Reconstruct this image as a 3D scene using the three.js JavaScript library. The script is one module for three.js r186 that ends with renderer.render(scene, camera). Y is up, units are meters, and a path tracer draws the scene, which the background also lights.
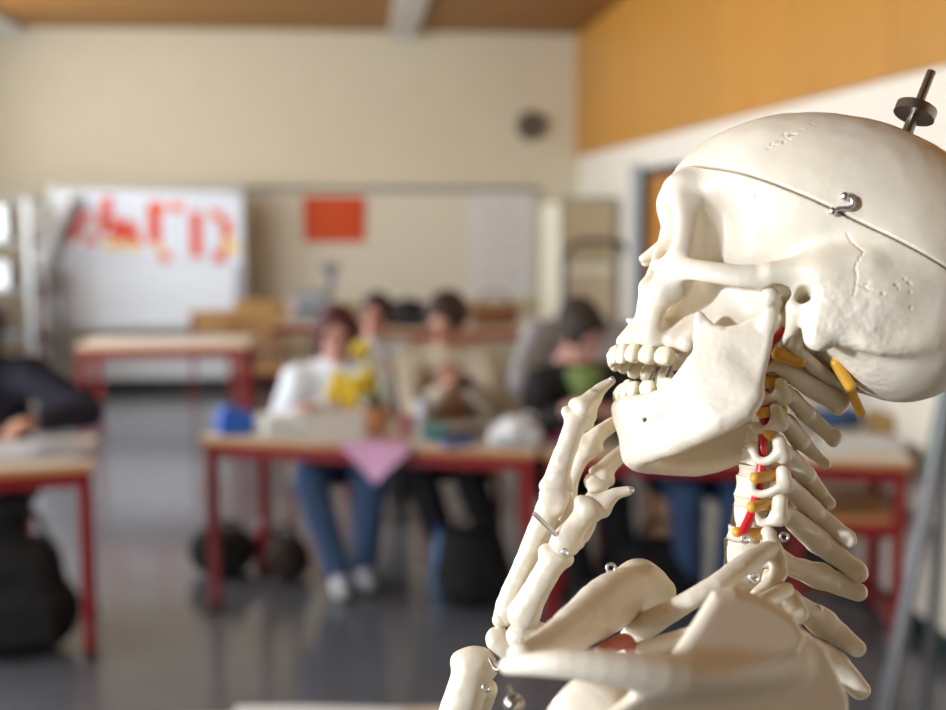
import * as THREE from 'three';
import { RoundedBoxGeometry } from 'three/addons/geometries/RoundedBoxGeometry.js';
import { mergeGeometries } from 'three/addons/utils/BufferGeometryUtils.js';
import { RectAreaLightUniformsLib } from 'three/addons/lights/RectAreaLightUniformsLib.js';

// ---------------------------------------------------------------- camera, light, exposure
const W = 946, H = 710, FOCAL = 1250;                 // focal length in pixels of the 946 x 710 frame
const scene = new THREE.Scene();
const camera = new THREE.PerspectiveCamera(2 * Math.atan(H / 2 / FOCAL) * 180 / Math.PI, W / H, 0.05, 60);
const PITCH = Math.atan(0.1136), YAW = Math.atan(0.0944 * Math.cos(PITCH)), EYE = 1.64;
camera.position.set(0, EYE, 0);
camera.rotation.set(-PITCH, -YAW, 0, 'YXZ');
camera.focus = 0.665;
camera.userData.fStop = 4.5;
camera.updateMatrixWorld(true);
scene.add(camera);

const renderer = new THREE.WebGLRenderer({ antialias: true });
renderer.toneMapping = THREE.LinearToneMapping;
renderer.toneMappingExposure = 1.0;
renderer.shadowMap.enabled = true;
scene.background = new THREE.Color(0.55, 0.72, 1.0);
scene.backgroundIntensity = 1.0;

RectAreaLightUniformsLib.init();
// low hazy sun that reaches in through the windows behind the camera
const sun = new THREE.DirectionalLight(new THREE.Color().setRGB(0.87, 0.985, 1.18), 3.8);
sun.position.set(0.25 - 0.905 * 12, 1.6 + 0.175 * 12, -0.66 + 0.385 * 12);
sun.target.position.set(0.25, 1.6, -0.66);
sun.castShadow = true; sun.shadow.radius = 7; sun.shadow.mapSize.set(2048, 2048);
Object.assign(sun.shadow.camera, { left: -12, right: 12, top: 9, bottom: -9, near: 0.1, far: 40 });
scene.add(sun, sun.target);
// daylight that comes in through the window wall on the left: one light in each opening
const WINDOWS = [[-9.7, 2.2], [-7.1, 2.2], [-4.5, 2.2], [-1.9, 2.0], [1.0, 1.2]];   // centre z, width
const WIN_Y0 = 0.95, WIN_Y1 = 2.75, LEFT = -3.75, RIGHT = 2.17, BACK = -12.1, FRONT = 7.6, TOP = 3.36;
for (const [z, w] of WINDOWS) {
  const l = new THREE.RectAreaLight(new THREE.Color(0.94, 0.97, 1.0), 10.5, w, WIN_Y1 - WIN_Y0);
  l.position.set(LEFT - 0.02, (WIN_Y0 + WIN_Y1) / 2, z); l.lookAt(5, (WIN_Y0 + WIN_Y1) / 2, z);
  l.name = 'window_daylight'; scene.add(l);
}

// ---------------------------------------------------------------- helpers
let seed = 7;
const rnd = () => { seed = (seed * 1664525 + 1013904223) >>> 0; return seed / 4294967296; };
const rr = (a, b) => a + (b - a) * rnd();
const used = new Map();
function numbered(name) { const n = used.get(name) ?? 0; used.set(name, n + 1); return n ? name + '_' + String(n).padStart(3, '0') : name; }
function lit(o) { o.traverse((m) => { if (m.isMesh) { m.castShadow = true; m.receiveShadow = true; } }); return o; }
function thing(name, label, category, pos = [0, 0, 0], turn = 0, group) {
  const o = new THREE.Group(); o.name = numbered(name); scene.add(o); o.position.set(...pos); o.rotation.y = turn;
  o.userData = { label, category }; if (group) o.userData.group = group;
  return o;
}
function part(name, geo, mat, parent, label) {
  const g = Array.isArray(geo) ? mergeGeometries(geo.map((q) => { const e = q.index ? q.toNonIndexed() : q; for (const k of Object.keys(e.attributes)) if (!['position', 'normal', 'uv'].includes(k)) e.deleteAttribute(k); return e; })) : geo;
  const m = new THREE.Mesh(g, mat); m.name = name; m.castShadow = m.receiveShadow = true; parent.add(m);
  if (label) m.userData.label = label;
  return m;
}
function solo(name, geo, mat, label, category, pos = [0, 0, 0], turn = 0, group) {
  const m = part(numbered(name), geo, mat, scene); m.position.set(...pos); m.rotation.y = turn;
  m.userData = { label, category }; if (group) m.userData.group = group;
  return m;
}
function structure(name, geo, mat, parent) { const m = part(name, geo, mat, parent ?? scene); if (!parent) m.userData.kind = 'structure'; return m; }
function box(sx, sy, sz, x = 0, y = 0, z = 0, bevel = 0) {
  const g = bevel ? new RoundedBoxGeometry(sx, sy, sz, 2, bevel) : new THREE.BoxGeometry(sx, sy, sz); g.translate(x, y, z); return g;
}
function cyl(r0, r1, h, x = 0, y = 0, z = 0, seg = 16) { const g = new THREE.CylinderGeometry(r1, r0, h, seg); g.translate(x, y, z); return g; }
function tube(points, r, seg = 24, rad = 8, closed = false) { return new THREE.TubeGeometry(new THREE.CatmullRomCurve3(points.map((p) => new THREE.Vector3(...p)), closed, 'centripetal'), seg, r, rad, closed); }
function rod(a, b, r0, r1 = r0, seg = 12) {
  const A = new THREE.Vector3(...a), B = new THREE.Vector3(...b), g = new THREE.CylinderGeometry(r1, r0, A.distanceTo(B), seg);
  g.applyQuaternion(new THREE.Quaternion().setFromUnitVectors(new THREE.Vector3(0, 1, 0), B.clone().sub(A).normalize())); g.translate((A.x + B.x) / 2, (A.y + B.y) / 2, (A.z + B.z) / 2); return g;
}
// a point of the room seen at pixel (u, v) of the survey photograph, at the room depth z or the height y
const cm = camera.matrixWorld;
const dirOf = (u, v) => new THREE.Vector3((u - W / 2) / FOCAL, -(v - H / 2) / FOCAL, -1).transformDirection(cm);
const atZ = (u, v, z) => { const d = dirOf(u, v), t = z / d.z; return [d.x * t, EYE + d.y * t, z]; };
const atY = (u, v, y) => { const d = dirOf(u, v), t = (y - EYE) / d.y; return [d.x * t, y, d.z * t]; };

// lattice noise
function hash3(i, j, k) { let h = Math.imul(i, 374761393) ^ Math.imul(j, 668265263) ^ Math.imul(k, 1274126177); h = Math.imul(h ^ (h >>> 13), 1274126177); return ((h ^ (h >>> 16)) >>> 0) / 4294967296; }
function noise(x, y, z) {
  const i = Math.floor(x), j = Math.floor(y), k = Math.floor(z); let u = x - i, v = y - j, w = z - k;
  u = u * u * (3 - 2 * u); v = v * v * (3 - 2 * v); w = w * w * (3 - 2 * w);
  const L = (a, b, t) => a + (b - a) * t;
  return 2 * L(L(L(hash3(i, j, k), hash3(i + 1, j, k), u), L(hash3(i, j + 1, k), hash3(i + 1, j + 1, k), u), v),
    L(L(hash3(i, j, k + 1), hash3(i + 1, j, k + 1), u), L(hash3(i, j + 1, k + 1), hash3(i + 1, j + 1, k + 1), u), v), w) - 1;
}
const fbm = (x, y, z) => noise(x, y, z) * 0.6 + noise(x * 2.1 + 9, y * 2.1, z * 2.1) * 0.3 + noise(x * 4.3, y * 4.3 + 5, z * 4.3) * 0.15;

// ---------------------------------------------------------------- distance fields and their mesher
const clamp = (x, a, b) => x < a ? a : x > b ? b : x;
const smin = (a, b, k) => { const h = k - Math.abs(a - b); return h > 0 ? Math.min(a, b) - h * h / (4 * k) : Math.min(a, b); };
const smax = (a, b, k) => -smin(-a, -b, k);
function cap(x, y, z, a, b, ra, rb) {
  const bx = b[0] - a[0], by = b[1] - a[1], bz = b[2] - a[2], px = x - a[0], py = y - a[1], pz = z - a[2];
  const t = clamp((px * bx + py * by + pz * bz) / (bx * bx + by * by + bz * bz + 1e-12), 0, 1), dx = px - bx * t, dy = py - by * t, dz = pz - bz * t;
  return Math.sqrt(dx * dx + dy * dy + dz * dz) - (ra + (rb - ra) * t);
}
function ell(x, y, z, rx, ry, rz) {
  const a = x / rx, b = y / ry, c = z / rz, k0 = Math.sqrt(a * a + b * b + c * c), e = x / (rx * rx), f = y / (ry * ry), g = z / (rz * rz), k1 = Math.sqrt(e * e + f * f + g * g);
  return k1 < 1e-9 ? -Math.min(rx, ry, rz) : k0 * (k0 - 1) / k1;
}
function chain(x, y, z, pts, k = 0, far = 1e9) {        // pts: [x, y, z, r] ...; farther off than `far` a lower bound will do
  let b = pts.ball;
  if (!b) { b = pts.ball = [0, 0, 0, 0]; for (const p of pts) for (let i = 0; i < 3; i++) b[i] += p[i] / pts.length; for (const p of pts) b[3] = Math.max(b[3], Math.hypot(p[0] - b[0], p[1] - b[1], p[2] - b[2]) + p[3]); }
  const away = Math.sqrt((x - b[0]) * (x - b[0]) + (y - b[1]) * (y - b[1]) + (z - b[2]) * (z - b[2])) - b[3]; if (away > far) return away;
  let d = 1e9;
  for (let i = 0; i + 1 < pts.length; i++) { const c = cap(x, y, z, pts[i], pts[i + 1], pts[i][3], pts[i + 1][3]); d = k ? smin(d, c, k) : Math.min(d, c); }
  return d;
}
function meshField(f, lo, hi, cell, slack = 1.4) {
  const n = [0, 1, 2].map((i) => Math.ceil((hi[i] - lo[i]) / cell) + 1), [nx, ny, nz] = n, B = 5;
  const G = new Float32Array(nx * ny * nz).fill(NaN), at = (i, j, k) => (k * ny + j) * nx + i;
  const V = new Int32Array(nx * ny * nz).fill(-1), pos = [], idx = [], cells = [];
  const half = B * cell * 0.5 * Math.sqrt(3) * slack + cell;
  for (let bk = 0; bk < nz - 1; bk += B) for (let bj = 0; bj < ny - 1; bj += B) for (let bi = 0; bi < nx - 1; bi += B) {
    if (Math.abs(f(lo[0] + (bi + B / 2) * cell, lo[1] + (bj + B / 2) * cell, lo[2] + (bk + B / 2) * cell)) > half) continue;
    const ei = Math.min(bi + B, nx - 1), ej = Math.min(bj + B, ny - 1), ek = Math.min(bk + B, nz - 1);
    for (let k = bk; k <= ek; k++) for (let j = bj; j <= ej; j++) for (let i = bi; i <= ei; i++) { const q = at(i, j, k); if (G[q] !== G[q]) G[q] = f(lo[0] + i * cell, lo[1] + j * cell, lo[2] + k * cell); }
    for (let k = bk; k < ek; k++) for (let j = bj; j < ej; j++) for (let i = bi; i < ei; i++) cells.push(i, j, k);
  }
  const c8 = new Float32Array(8), E = [[0, 1], [2, 3], [4, 5], [6, 7], [0, 2], [1, 3], [4, 6], [5, 7], [0, 4], [1, 5], [2, 6], [3, 7]];
  for (let q = 0; q < cells.length; q += 3) {
    const i = cells[q], j = cells[q + 1], k = cells[q + 2]; let m = 0;
    for (let c = 0; c < 8; c++) { c8[c] = G[at(i + (c & 1), j + (c >> 1 & 1), k + (c >> 2))]; if (c8[c] < 0) m |= 1 << c; }
    if (m === 0 || m === 255) continue;
    let x = 0, y = 0, z = 0, s = 0;
    for (const [a, b] of E) if ((c8[a] < 0) !== (c8[b] < 0)) {
      const t = c8[a] / (c8[a] - c8[b]); s++;
      x += (a & 1) + t * ((b & 1) - (a & 1)); y += (a >> 1 & 1) + t * ((b >> 1 & 1) - (a >> 1 & 1)); z += (a >> 2) + t * ((b >> 2) - (a >> 2));
    }
    V[at(i, j, k)] = pos.length / 3; pos.push(lo[0] + (i + x / s) * cell, lo[1] + (j + y / s) * cell, lo[2] + (k + z / s) * cell);
  }
  for (let q = 0; q < cells.length; q += 3) {
    const i = cells[q], j = cells[q + 1], k = cells[q + 2], g0 = G[at(i, j, k)] < 0;
    for (let ax = 0; ax < 3; ax++) {
      const o = [i + (ax === 0), j + (ax === 1), k + (ax === 2)], g1 = G[at(...o)]; if (g1 !== g1 || (g1 < 0) === g0) continue;
      const u = (ax + 1) % 3, w = (ax + 2) % 3, p = [i, j, k]; if (p[u] < 1 || p[w] < 1) continue;
      const s = (du, dw) => { const r = [i, j, k]; r[u] -= du; r[w] -= dw; return V[at(...r)]; };
      const a = s(0, 0), b = s(1, 0), c = s(1, 1), d = s(0, 1); if (a < 0 || b < 0 || c < 0 || d < 0) continue;
      if (g0) idx.push(a, b, c, a, c, d); else idx.push(a, c, b, a, d, c);
    }
  }
  const nor = new Float32Array(pos.length), e = cell * 0.35;
  for (let q = 0; q < pos.length; q += 3) {
    let gx, gy, gz, l;
    for (let it = 0; it < 1; it++) {
      const x = pos[q], y = pos[q + 1], z = pos[q + 2], a = f(x + e, y - e, z - e), b = f(x - e, y - e, z + e), c = f(x - e, y + e, z - e), d = f(x + e, y + e, z + e);
      gx = a - b - c + d; gy = -a - b + c + d; gz = -a + b - c + d; l = Math.hypot(gx, gy, gz) || 1;
      const v = clamp((a + b + c + d) / 4, -0.35 * cell, 0.35 * cell), grad = l / (4 * e);
      if (grad > 0.4) { pos[q] -= v * gx / l / grad; pos[q + 1] -= v * gy / l / grad; pos[q + 2] -= v * gz / l / grad; }
    }
    nor[q] = gx / l; nor[q + 1] = gy / l; nor[q + 2] = gz / l;
  }
  const geo = new THREE.BufferGeometry();
  geo.setAttribute('position', new THREE.BufferAttribute(new Float32Array(pos), 3)); geo.setAttribute('normal', new THREE.BufferAttribute(nor, 3)); geo.setIndex(idx);
  return geo;
}
function rounded(l) {                                // more points along a chain, on a smooth curve
  if (l.length < 3) return l;
  const out = [], n = l.length;
  for (let i = 0; i + 1 < n; i++) { const a = l[Math.max(i - 1, 0)], b = l[i], c = l[i + 1], d = l[Math.min(i + 2, n - 1)];
    const m = clamp(Math.ceil(Math.abs(c[3] - b[3]) / (Math.hypot(c[0] - b[0], c[1] - b[1], c[2] - b[2]) + 1e-6) * 40), 3, 12);
    for (let s = 0; s < m; s++) { const t = s / m, t2 = t * t, t3 = t2 * t; out.push([0, 1, 2, 3].map((q) => 0.5 * (2 * b[q] + (c[q] - a[q]) * t + (2 * a[q] - 5 * b[q] + 4 * c[q] - d[q]) * t2 + (3 * b[q] - a[q] - 3 * c[q] + d[q]) * t3))); } }
  out.push(l[n - 1]); return out;
}
function meshChains(raw, k, cell, rough = 0, extra) {    // joins chains of tapered capsules into one smooth bone
  const lists = cell < 0.1 ? raw : raw.map(rounded);
  const lo = [1e9, 1e9, 1e9], hi = [-1e9, -1e9, -1e9];
  for (const l of lists) for (const p of l) for (let i = 0; i < 3; i++) { lo[i] = Math.min(lo[i], p[i] - p[3] - 3 * cell - k * 0.3); hi[i] = Math.max(hi[i], p[i] + p[3] + 3 * cell + k * 0.3); }
  return meshField((x, y, z) => {
    let d = 1e9; for (const l of lists) d = smin(d, chain(x, y, z, l, 0, d + k), k);
    if (extra) d = extra(x, y, z, d);
    return rough ? d + rough * noise(x / (cell * 5), y / (cell * 5), z / (cell * 5)) : d;
  }, lo, hi, cell);
}
// ================================================================ the room
const tex = (w, h, fn, srgb = true) => {
  const d = new Uint8Array(w * h * 4);
  for (let j = 0; j < h; j++) for (let i = 0; i < w; i++) { const c = fn(i / w, j / h, i, j); for (let k = 0; k < 3; k++) d[(j * w + i) * 4 + k] = clamp(c[k] * 255, 0, 255); d[(j * w + i) * 4 + 3] = 255; }
  const t = new THREE.DataTexture(d, w, h); t.wrapS = t.wrapT = THREE.RepeatWrapping; t.magFilter = THREE.LinearFilter; t.minFilter = THREE.LinearMipmapLinearFilter; t.generateMipmaps = true;
  if (srgb) t.colorSpace = THREE.SRGBColorSpace; t.needsUpdate = true; return t;
};
const std = (r, g, b, rough = 0.6, more = {}) => new THREE.MeshStandardMaterial({ color: new THREE.Color().setRGB(r, g, b), roughness: rough, ...more });
function metricUV(g, s = 1) {                       // uv in metres from the dominant side of each face
  const q = g.index ? g.toNonIndexed() : g, p = q.attributes.position, n = q.attributes.normal, uv = new Float32Array(p.count * 2);
  for (let i = 0; i < p.count; i++) { const a = Math.abs(n.getX(i)), b = Math.abs(n.getY(i)), c = Math.abs(n.getZ(i)); const [u, v] = b >= a && b >= c ? [p.getX(i), p.getZ(i)] : a >= c ? [p.getZ(i), p.getY(i)] : [p.getX(i), p.getY(i)]; uv[2 * i] = u * s; uv[2 * i + 1] = v * s; }
  q.setAttribute('uv', new THREE.BufferAttribute(uv, 2)); return q;
}
const tile = (f, u, v, s) => { const a = f(u * s, v * s), b = f((u - 1) * s, v * s), c = f(u * s, (v - 1) * s), d = f((u - 1) * s, (v - 1) * s); return (a * (1 - u) + b * u) * (1 - v) + (c * (1 - u) + d * u) * v; };
const grainT = (base, dark, sx, sy) => tex(256, 256, (u, v) => { const n = tile((x, y) => fbm(x * sx, y * sy, 3.3), u, v, 1) * 0.5 + tile((x, y) => fbm(x * sx * 4, y * sy * 2.2, 8.1), u, v, 1) * 0.35 + 0.5; const t = clamp(n, 0, 1); return [0, 1, 2].map((k) => base[k] + (dark[k] - base[k]) * t); });
const wallM = std(1, 1, 1, 0.9, { map: tex(128, 128, (u, v) => { const n = tile((x, y) => fbm(x * 5, y * 5, 1.7), u, v, 1) * 0.02 + (hash3(u * 128 | 0, v * 128 | 0, 3) - 0.5) * 0.02; return [0.845 + n, 0.81 + n, 0.715 + n]; }) });
const whiteWallM = std(1, 1, 1, 0.9, { map: tex(128, 128, (u, v) => { const n = tile((x, y) => fbm(x * 5, y * 5, 4.7), u, v, 1) * 0.02 + (hash3(u * 128 | 0, v * 128 | 0, 5) - 0.5) * 0.02; return [0.91 + n, 0.89 + n, 0.84 + n]; }) });
const floorM = std(1, 1, 1, 0.16, { map: tex(512, 512, (u, v, i, j) => { const n = tile((x, y) => fbm(x * 6, y * 6, 2.2), u, v, 1) * 0.03 + (hash3(i, j, 9) - 0.5) * 0.06 + (hash3(i >> 1, j >> 1, 4) > 0.93 ? 0.05 : 0); return [0.375 + n, 0.39 + n, 0.42 + n * 1.1]; }) });
const panelM = [0, 1, 2].map((k) => std(1, 1, 1, 0.45, { map: grainT([0.77 + k * 0.012, 0.565 + k * 0.01, 0.25], [0.69 + k * 0.012, 0.47, 0.155], 4, 1) }));
const boardM = [0, 1, 2].map((k) => std(1, 1, 1, 0.6, { map: grainT([0.58 + k * 0.02, 0.415 + k * 0.012, 0.175], [0.50 + k * 0.02, 0.335, 0.12], 1, 6) }));
const birchM = std(1, 1, 1, 0.28, { map: grainT([0.88, 0.85, 0.79], [0.84, 0.80, 0.72], 1, 5) });
const edgeM = std(1, 1, 1, 0.5, { map: grainT([0.80, 0.60, 0.38], [0.70, 0.49, 0.28], 1, 5) });
const redM = new THREE.MeshPhysicalMaterial({ color: new THREE.Color().setRGB(0.25, 0.008, 0.011), roughness: 0.35, clearcoat: 0.2 });
const greyMetalM = std(0.42, 0.44, 0.46, 0.4, { metalness: 0.6 });
const blackM = std(0.012, 0.012, 0.014, 0.7);
const paperM = std(0.80, 0.84, 0.88, 0.8);
const glassM = new THREE.MeshPhysicalMaterial({ color: 0xffffff, roughness: 0, transmission: 1, thickness: 0, ior: 1.5 });

const midZ = (BACK + FRONT) / 2, lenZ = FRONT - BACK, midX = (LEFT + RIGHT) / 2, lenX = RIGHT - LEFT, TH = 0.2;
structure('floor', metricUV(box(lenX + 2 * TH, 0.2, lenZ + 2 * TH, midX, -0.1, midZ)), floorM);
structure('wall_back', metricUV(box(lenX + 2 * TH, TOP + 0.2, TH, midX, (TOP + 0.2) / 2, BACK - TH / 2)), wallM);
structure('wall_front', metricUV(box(lenX + 2 * TH, TOP + 0.2, TH, midX, (TOP + 0.2) / 2, FRONT + TH / 2)), wallM);
const ceiling = structure('ceiling', metricUV(box(lenX + 2 * TH, 0.2, lenZ + 2 * TH, midX, TOP + 0.1, midZ)), boardM[0]);
for (let i = 0; i < 26; i++) part('ceiling_board', metricUV(box(lenX, 0.02, 0.188, midX, TOP - 0.012, BACK + 0.1 + i * 0.2, 0.004)), boardM[(i * 7) % 3], ceiling);
// right wall with its door opening, wooden panels above
const DZ0 = -9.35, DZ1 = -8.2, DY = 1.97;
const wallR = structure('wall_right', [
  box(TH, TOP + 0.2, DZ0 - BACK + TH, RIGHT + TH / 2, (TOP + 0.2) / 2, (BACK - TH + DZ0) / 2), box(TH, TOP + 0.2, FRONT + TH - DZ1, RIGHT + TH / 2, (TOP + 0.2) / 2, (FRONT + TH + DZ1) / 2),
  box(TH, TOP + 0.2 - DY, DZ1 - DZ0, RIGHT + TH / 2, (TOP + 0.2 + DY) / 2, (DZ0 + DZ1) / 2)].map((g) => metricUV(g)), whiteWallM);
for (let i = 0; i < 16; i++) part('wood_panel', metricUV(box(0.04, TOP - 0.035 - 2.175, 1.192, RIGHT - 0.02, (TOP - 0.03 + 2.175) / 2, BACK + 0.6 + i * 1.2, 0.004)), panelM[(i * 5) % 3], wallR);
const doorM = std(1, 1, 1, 0.45, { map: grainT([0.76, 0.52, 0.20], [0.66, 0.42, 0.14], 4, 1) });
const door = new THREE.Group(); door.name = 'door_1'; door.userData.kind = 'structure'; door.position.set(RIGHT, 0, 0); scene.add(door);
part('door_leaf', metricUV(box(0.05, DY - 0.05, DZ1 - DZ0 - 0.2, 0.03, (DY - 0.05) / 2, (DZ0 + DZ1) / 2 + 0.06, 0.004)), doorM, door);
part('door_frame', [box(0.24, DY, 0.1, 0.09, DY / 2, DZ0 + 0.05), box(0.24, DY, 0.06, 0.09, DY / 2, DZ1 - 0.03), box(0.24, 0.06, DZ1 - DZ0, 0.09, DY - 0.03, (DZ0 + DZ1) / 2)], std(0.02, 0.03, 0.05, 0.5), door, 'dark blue door frame');
part('door_jamb', [box(0.03, DY + 0.05, 0.36, -0.015, (DY + 0.05) / 2, DZ0 - 0.18)], std(0.42, 0.43, 0.45, 0.6), door, 'grey door surround');
{ const g = tube([[0.02, 1.02, DZ0 + 0.24], [-0.03, 1.02, DZ0 + 0.24], [-0.035, 1.02, DZ0 + 0.3], [-0.035, 1.02, DZ0 + 0.38]], 0.01); part('door_handle', g, greyMetalM, door); }
part('corridor_backing', box(0.02, DY, DZ1 - DZ0, 0.21, DY / 2, (DZ0 + DZ1) / 2), blackM, door);
// window wall on the left
{
  const gs = [metricUV(box(TH, WIN_Y0, lenZ + 2 * TH, LEFT - TH / 2, WIN_Y0 / 2, midZ)), metricUV(box(TH, TOP + 0.2 - WIN_Y1, lenZ + 2 * TH, LEFT - TH / 2, (TOP + 0.2 + WIN_Y1) / 2, midZ))];
  let z = BACK - TH;
  for (const [c, w] of [...WINDOWS, [FRONT + TH + 1, 2]]) { const e = c - w / 2; if (e - z > 0.01) gs.push(metricUV(box(TH, WIN_Y1 - WIN_Y0, e - z, LEFT - TH / 2, (WIN_Y0 + WIN_Y1) / 2, (e + z) / 2))); z = c + w / 2; }
  structure('wall_left', gs, whiteWallM);
  const frameM = std(0.75, 0.75, 0.73, 0.4);
  WINDOWS.forEach(([c, w], i) => {
    const o = new THREE.Group(); o.name = 'window_' + (i + 1); o.userData.kind = 'structure'; o.position.set(LEFT - 0.15, 0, c); scene.add(o);
    const h = WIN_Y1 - WIN_Y0, y = (WIN_Y0 + WIN_Y1) / 2;
    part('window_frame', [box(0.06, 0.06, w, 0, WIN_Y0 + 0.03, 0), box(0.06, 0.06, w, 0, WIN_Y1 - 0.03, 0), box(0.06, h, 0.06, 0, y, -w / 2 + 0.03), box(0.06, h, 0.06, 0, y, w / 2 - 0.03), box(0.06, h, 0.05, 0, y, 0)], frameM, o);
    for (const s of [-1, 1]) part('pane', box(0.004, h - 0.1, w / 2 - 0.08, 0, y, s * w / 4), glassM, o);
    part('window_sill', box(0.24, 0.03, w, 0.13, WIN_Y0 - 0.015, 0, 0.005), frameM, o);
  });
}
// wing of the school building opposite, which shades the windows farther along
structure('wall_opposite', metricUV(box(0.4, 8, 15.0, LEFT - 3.0, 2.5, -6.3)), std(0.45, 0.40, 0.33, 0.9));
structure('baseboard_back', box(lenX, 0.09, 0.015, midX, 0.045, BACK + 0.0075), std(0.02, 0.035, 0.04, 0.6));
structure('baseboard_right', [box(0.015, 0.09, DZ0 - 0.4 - BACK, RIGHT - 0.0075, 0.045, (BACK + DZ0 - 0.4) / 2), box(0.015, 0.09, FRONT - DZ1 - 0.02, RIGHT - 0.0075, 0.045, (FRONT + DZ1 + 0.02) / 2)], std(0.02, 0.035, 0.04, 0.6));

// ---------------------------------------------------------------- fittings on the walls and ceiling
function luminaire(x, z0, z1, label) {
  const t = thing('ceiling_light', label, 'ceiling light', [x, TOP - 0.022, (z0 + z1) / 2], 0, 'switched-off strip lights on the wooden ceiling'), L = z1 - z0;
  part('housing', box(0.26, 0.05, L, 0, -0.025, 0, 0.01), std(0.55, 0.54, 0.50, 0.5), t);
  part('diffuser', [(() => { const s = new THREE.CylinderGeometry(0.11, 0.11, L - 0.04, 20, 1, false, Math.PI / 2, Math.PI); s.scale(1, 1, 0.45); s.rotateX(Math.PI / 2); s.translate(0, -0.05, 0); return s; })()], std(0.62, 0.60, 0.53, 0.35), t, 'white ribbed diffuser');
  for (const s of [-1, 1]) part('end_cap', box(0.25, 0.09, 0.015, 0, -0.045, s * (L / 2 - 0.008)), std(0.5, 0.5, 0.48, 0.5), t);
}
luminaire(0.46, -11.95, -8.6, 'unlit strip light running along the middle of the wooden ceiling');
luminaire(-3.12, -11.95, -8.6, 'unlit strip light on the ceiling beside the window wall');
{
  const [x, y] = atZ(531, 126, BACK), t = thing('wall_speaker', 'round dark grey fitting high on the cream back wall', 'wall speaker', [x, y, BACK]);
  const ring = new THREE.CylinderGeometry(0.135, 0.145, 0.05, 40); ring.rotateX(Math.PI / 2); ring.translate(0, 0, 0.025); part('housing', ring, std(0.17, 0.135, 0.10, 0.6), t);
  for (let i = 0; i < 4; i++) part('grille_ring', (() => { const r = new THREE.TorusGeometry(0.03 + i * 0.027, 0.006, 8, 32); r.translate(0, 0, 0.052); return r; })(), std(0.10, 0.075, 0.055, 0.6), t);
}
// pinboard behind the class
{
  const [x0, y1] = atZ(236, 189, BACK), [x1, y0] = atZ(536, 303, BACK), t = thing('pinboard', 'wide pale grey pinboard along the back wall', 'pinboard', [(x0 + x1) / 2, y0, BACK]), w = x1 - x0, h = y1 - y0;
  part('board', box(w, h, 0.025, 0, h / 2, 0.0125), std(0.70, 0.645, 0.52, 0.85), t);
  part('top_rail', box(w + 0.02, 0.05, 0.04, 0, h, 0.02, 0.006), std(0.24, 0.25, 0.22, 0.5), t, 'grey metal rail');
  part('bottom_rail', box(w + 0.02, 0.07, 0.045, 0, -0.02, 0.022, 0.006), std(0.50, 0.36, 0.17, 0.6), t, 'light wooden rail');
}
{
  const [x0, y1] = atZ(303, 196, BACK + 0.04), [x1, y0] = atZ(365, 242, BACK + 0.04);
  const g = new THREE.BoxGeometry(x1 - x0, y1 - y0, 0.003, 16, 12, 1), p = g.attributes.position; for (let i = 0; i < p.count; i++) p.setZ(i, p.getZ(i) + 0.012 * Math.max(0, Math.sin(p.getX(i) * 5 + 1)) + 0.004 * Math.sin(p.getY(i) * 9)); g.computeVertexNormals();
  solo('orange_poster', g, std(0.62, 0.07, 0.008, 0.7), 'bright orange sheet pinned on the pinboard', 'poster', [(x0 + x1) / 2, (y0 + y1) / 2, BACK + 0.03]);
}
{
  const [x0, y1] = atZ(470, 192, BACK + 0.05), [x1, y0] = atZ(533, 296, BACK + 0.05), c = document.createElement('canvas'); c.width = 256; c.height = 400; const k = c.getContext('2d');
  k.fillStyle = '#dcdad8'; k.fillRect(0, 0, 256, 400); seed = 31;
  for (let row = 0; row < 11; row++) { k.strokeStyle = row % 3 ? '#c9a9ac' : '#c08a90'; k.lineWidth = 3; let x = rr(24, 50); const yy = 40 + row * 31; while (x < 200) { const w = rr(14, 40); k.beginPath(); k.moveTo(x, yy); for (let s = 0; s < w; s += 3) k.lineTo(x + s, yy + rr(-5, 5)); k.stroke(); x += w + rr(6, 14); } }
  const map = new THREE.CanvasTexture(c); map.colorSpace = THREE.SRGBColorSpace;
  const t = thing('flip_chart_sheet', 'white flip chart sheet with faint pink handwriting on the pinboard', 'paper sheet', [(x0 + x1) / 2, y0, BACK + 0.028]);
  part('sheet', box(x1 - x0, y1 - y0, 0.003, 0, (y1 - y0) / 2, 0.002), std(1, 1, 1, 0.85, { map }), t);
  for (const s of [-1, 1]) part('pin', (() => { const g = new THREE.SphereGeometry(0.008, 10, 8); g.translate(s * (x1 - x0) * 0.46, (y1 - y0) * 0.98, 0.008); return g; })(), std(0.5, 0.05, 0.05, 0.4), t);
}
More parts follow.
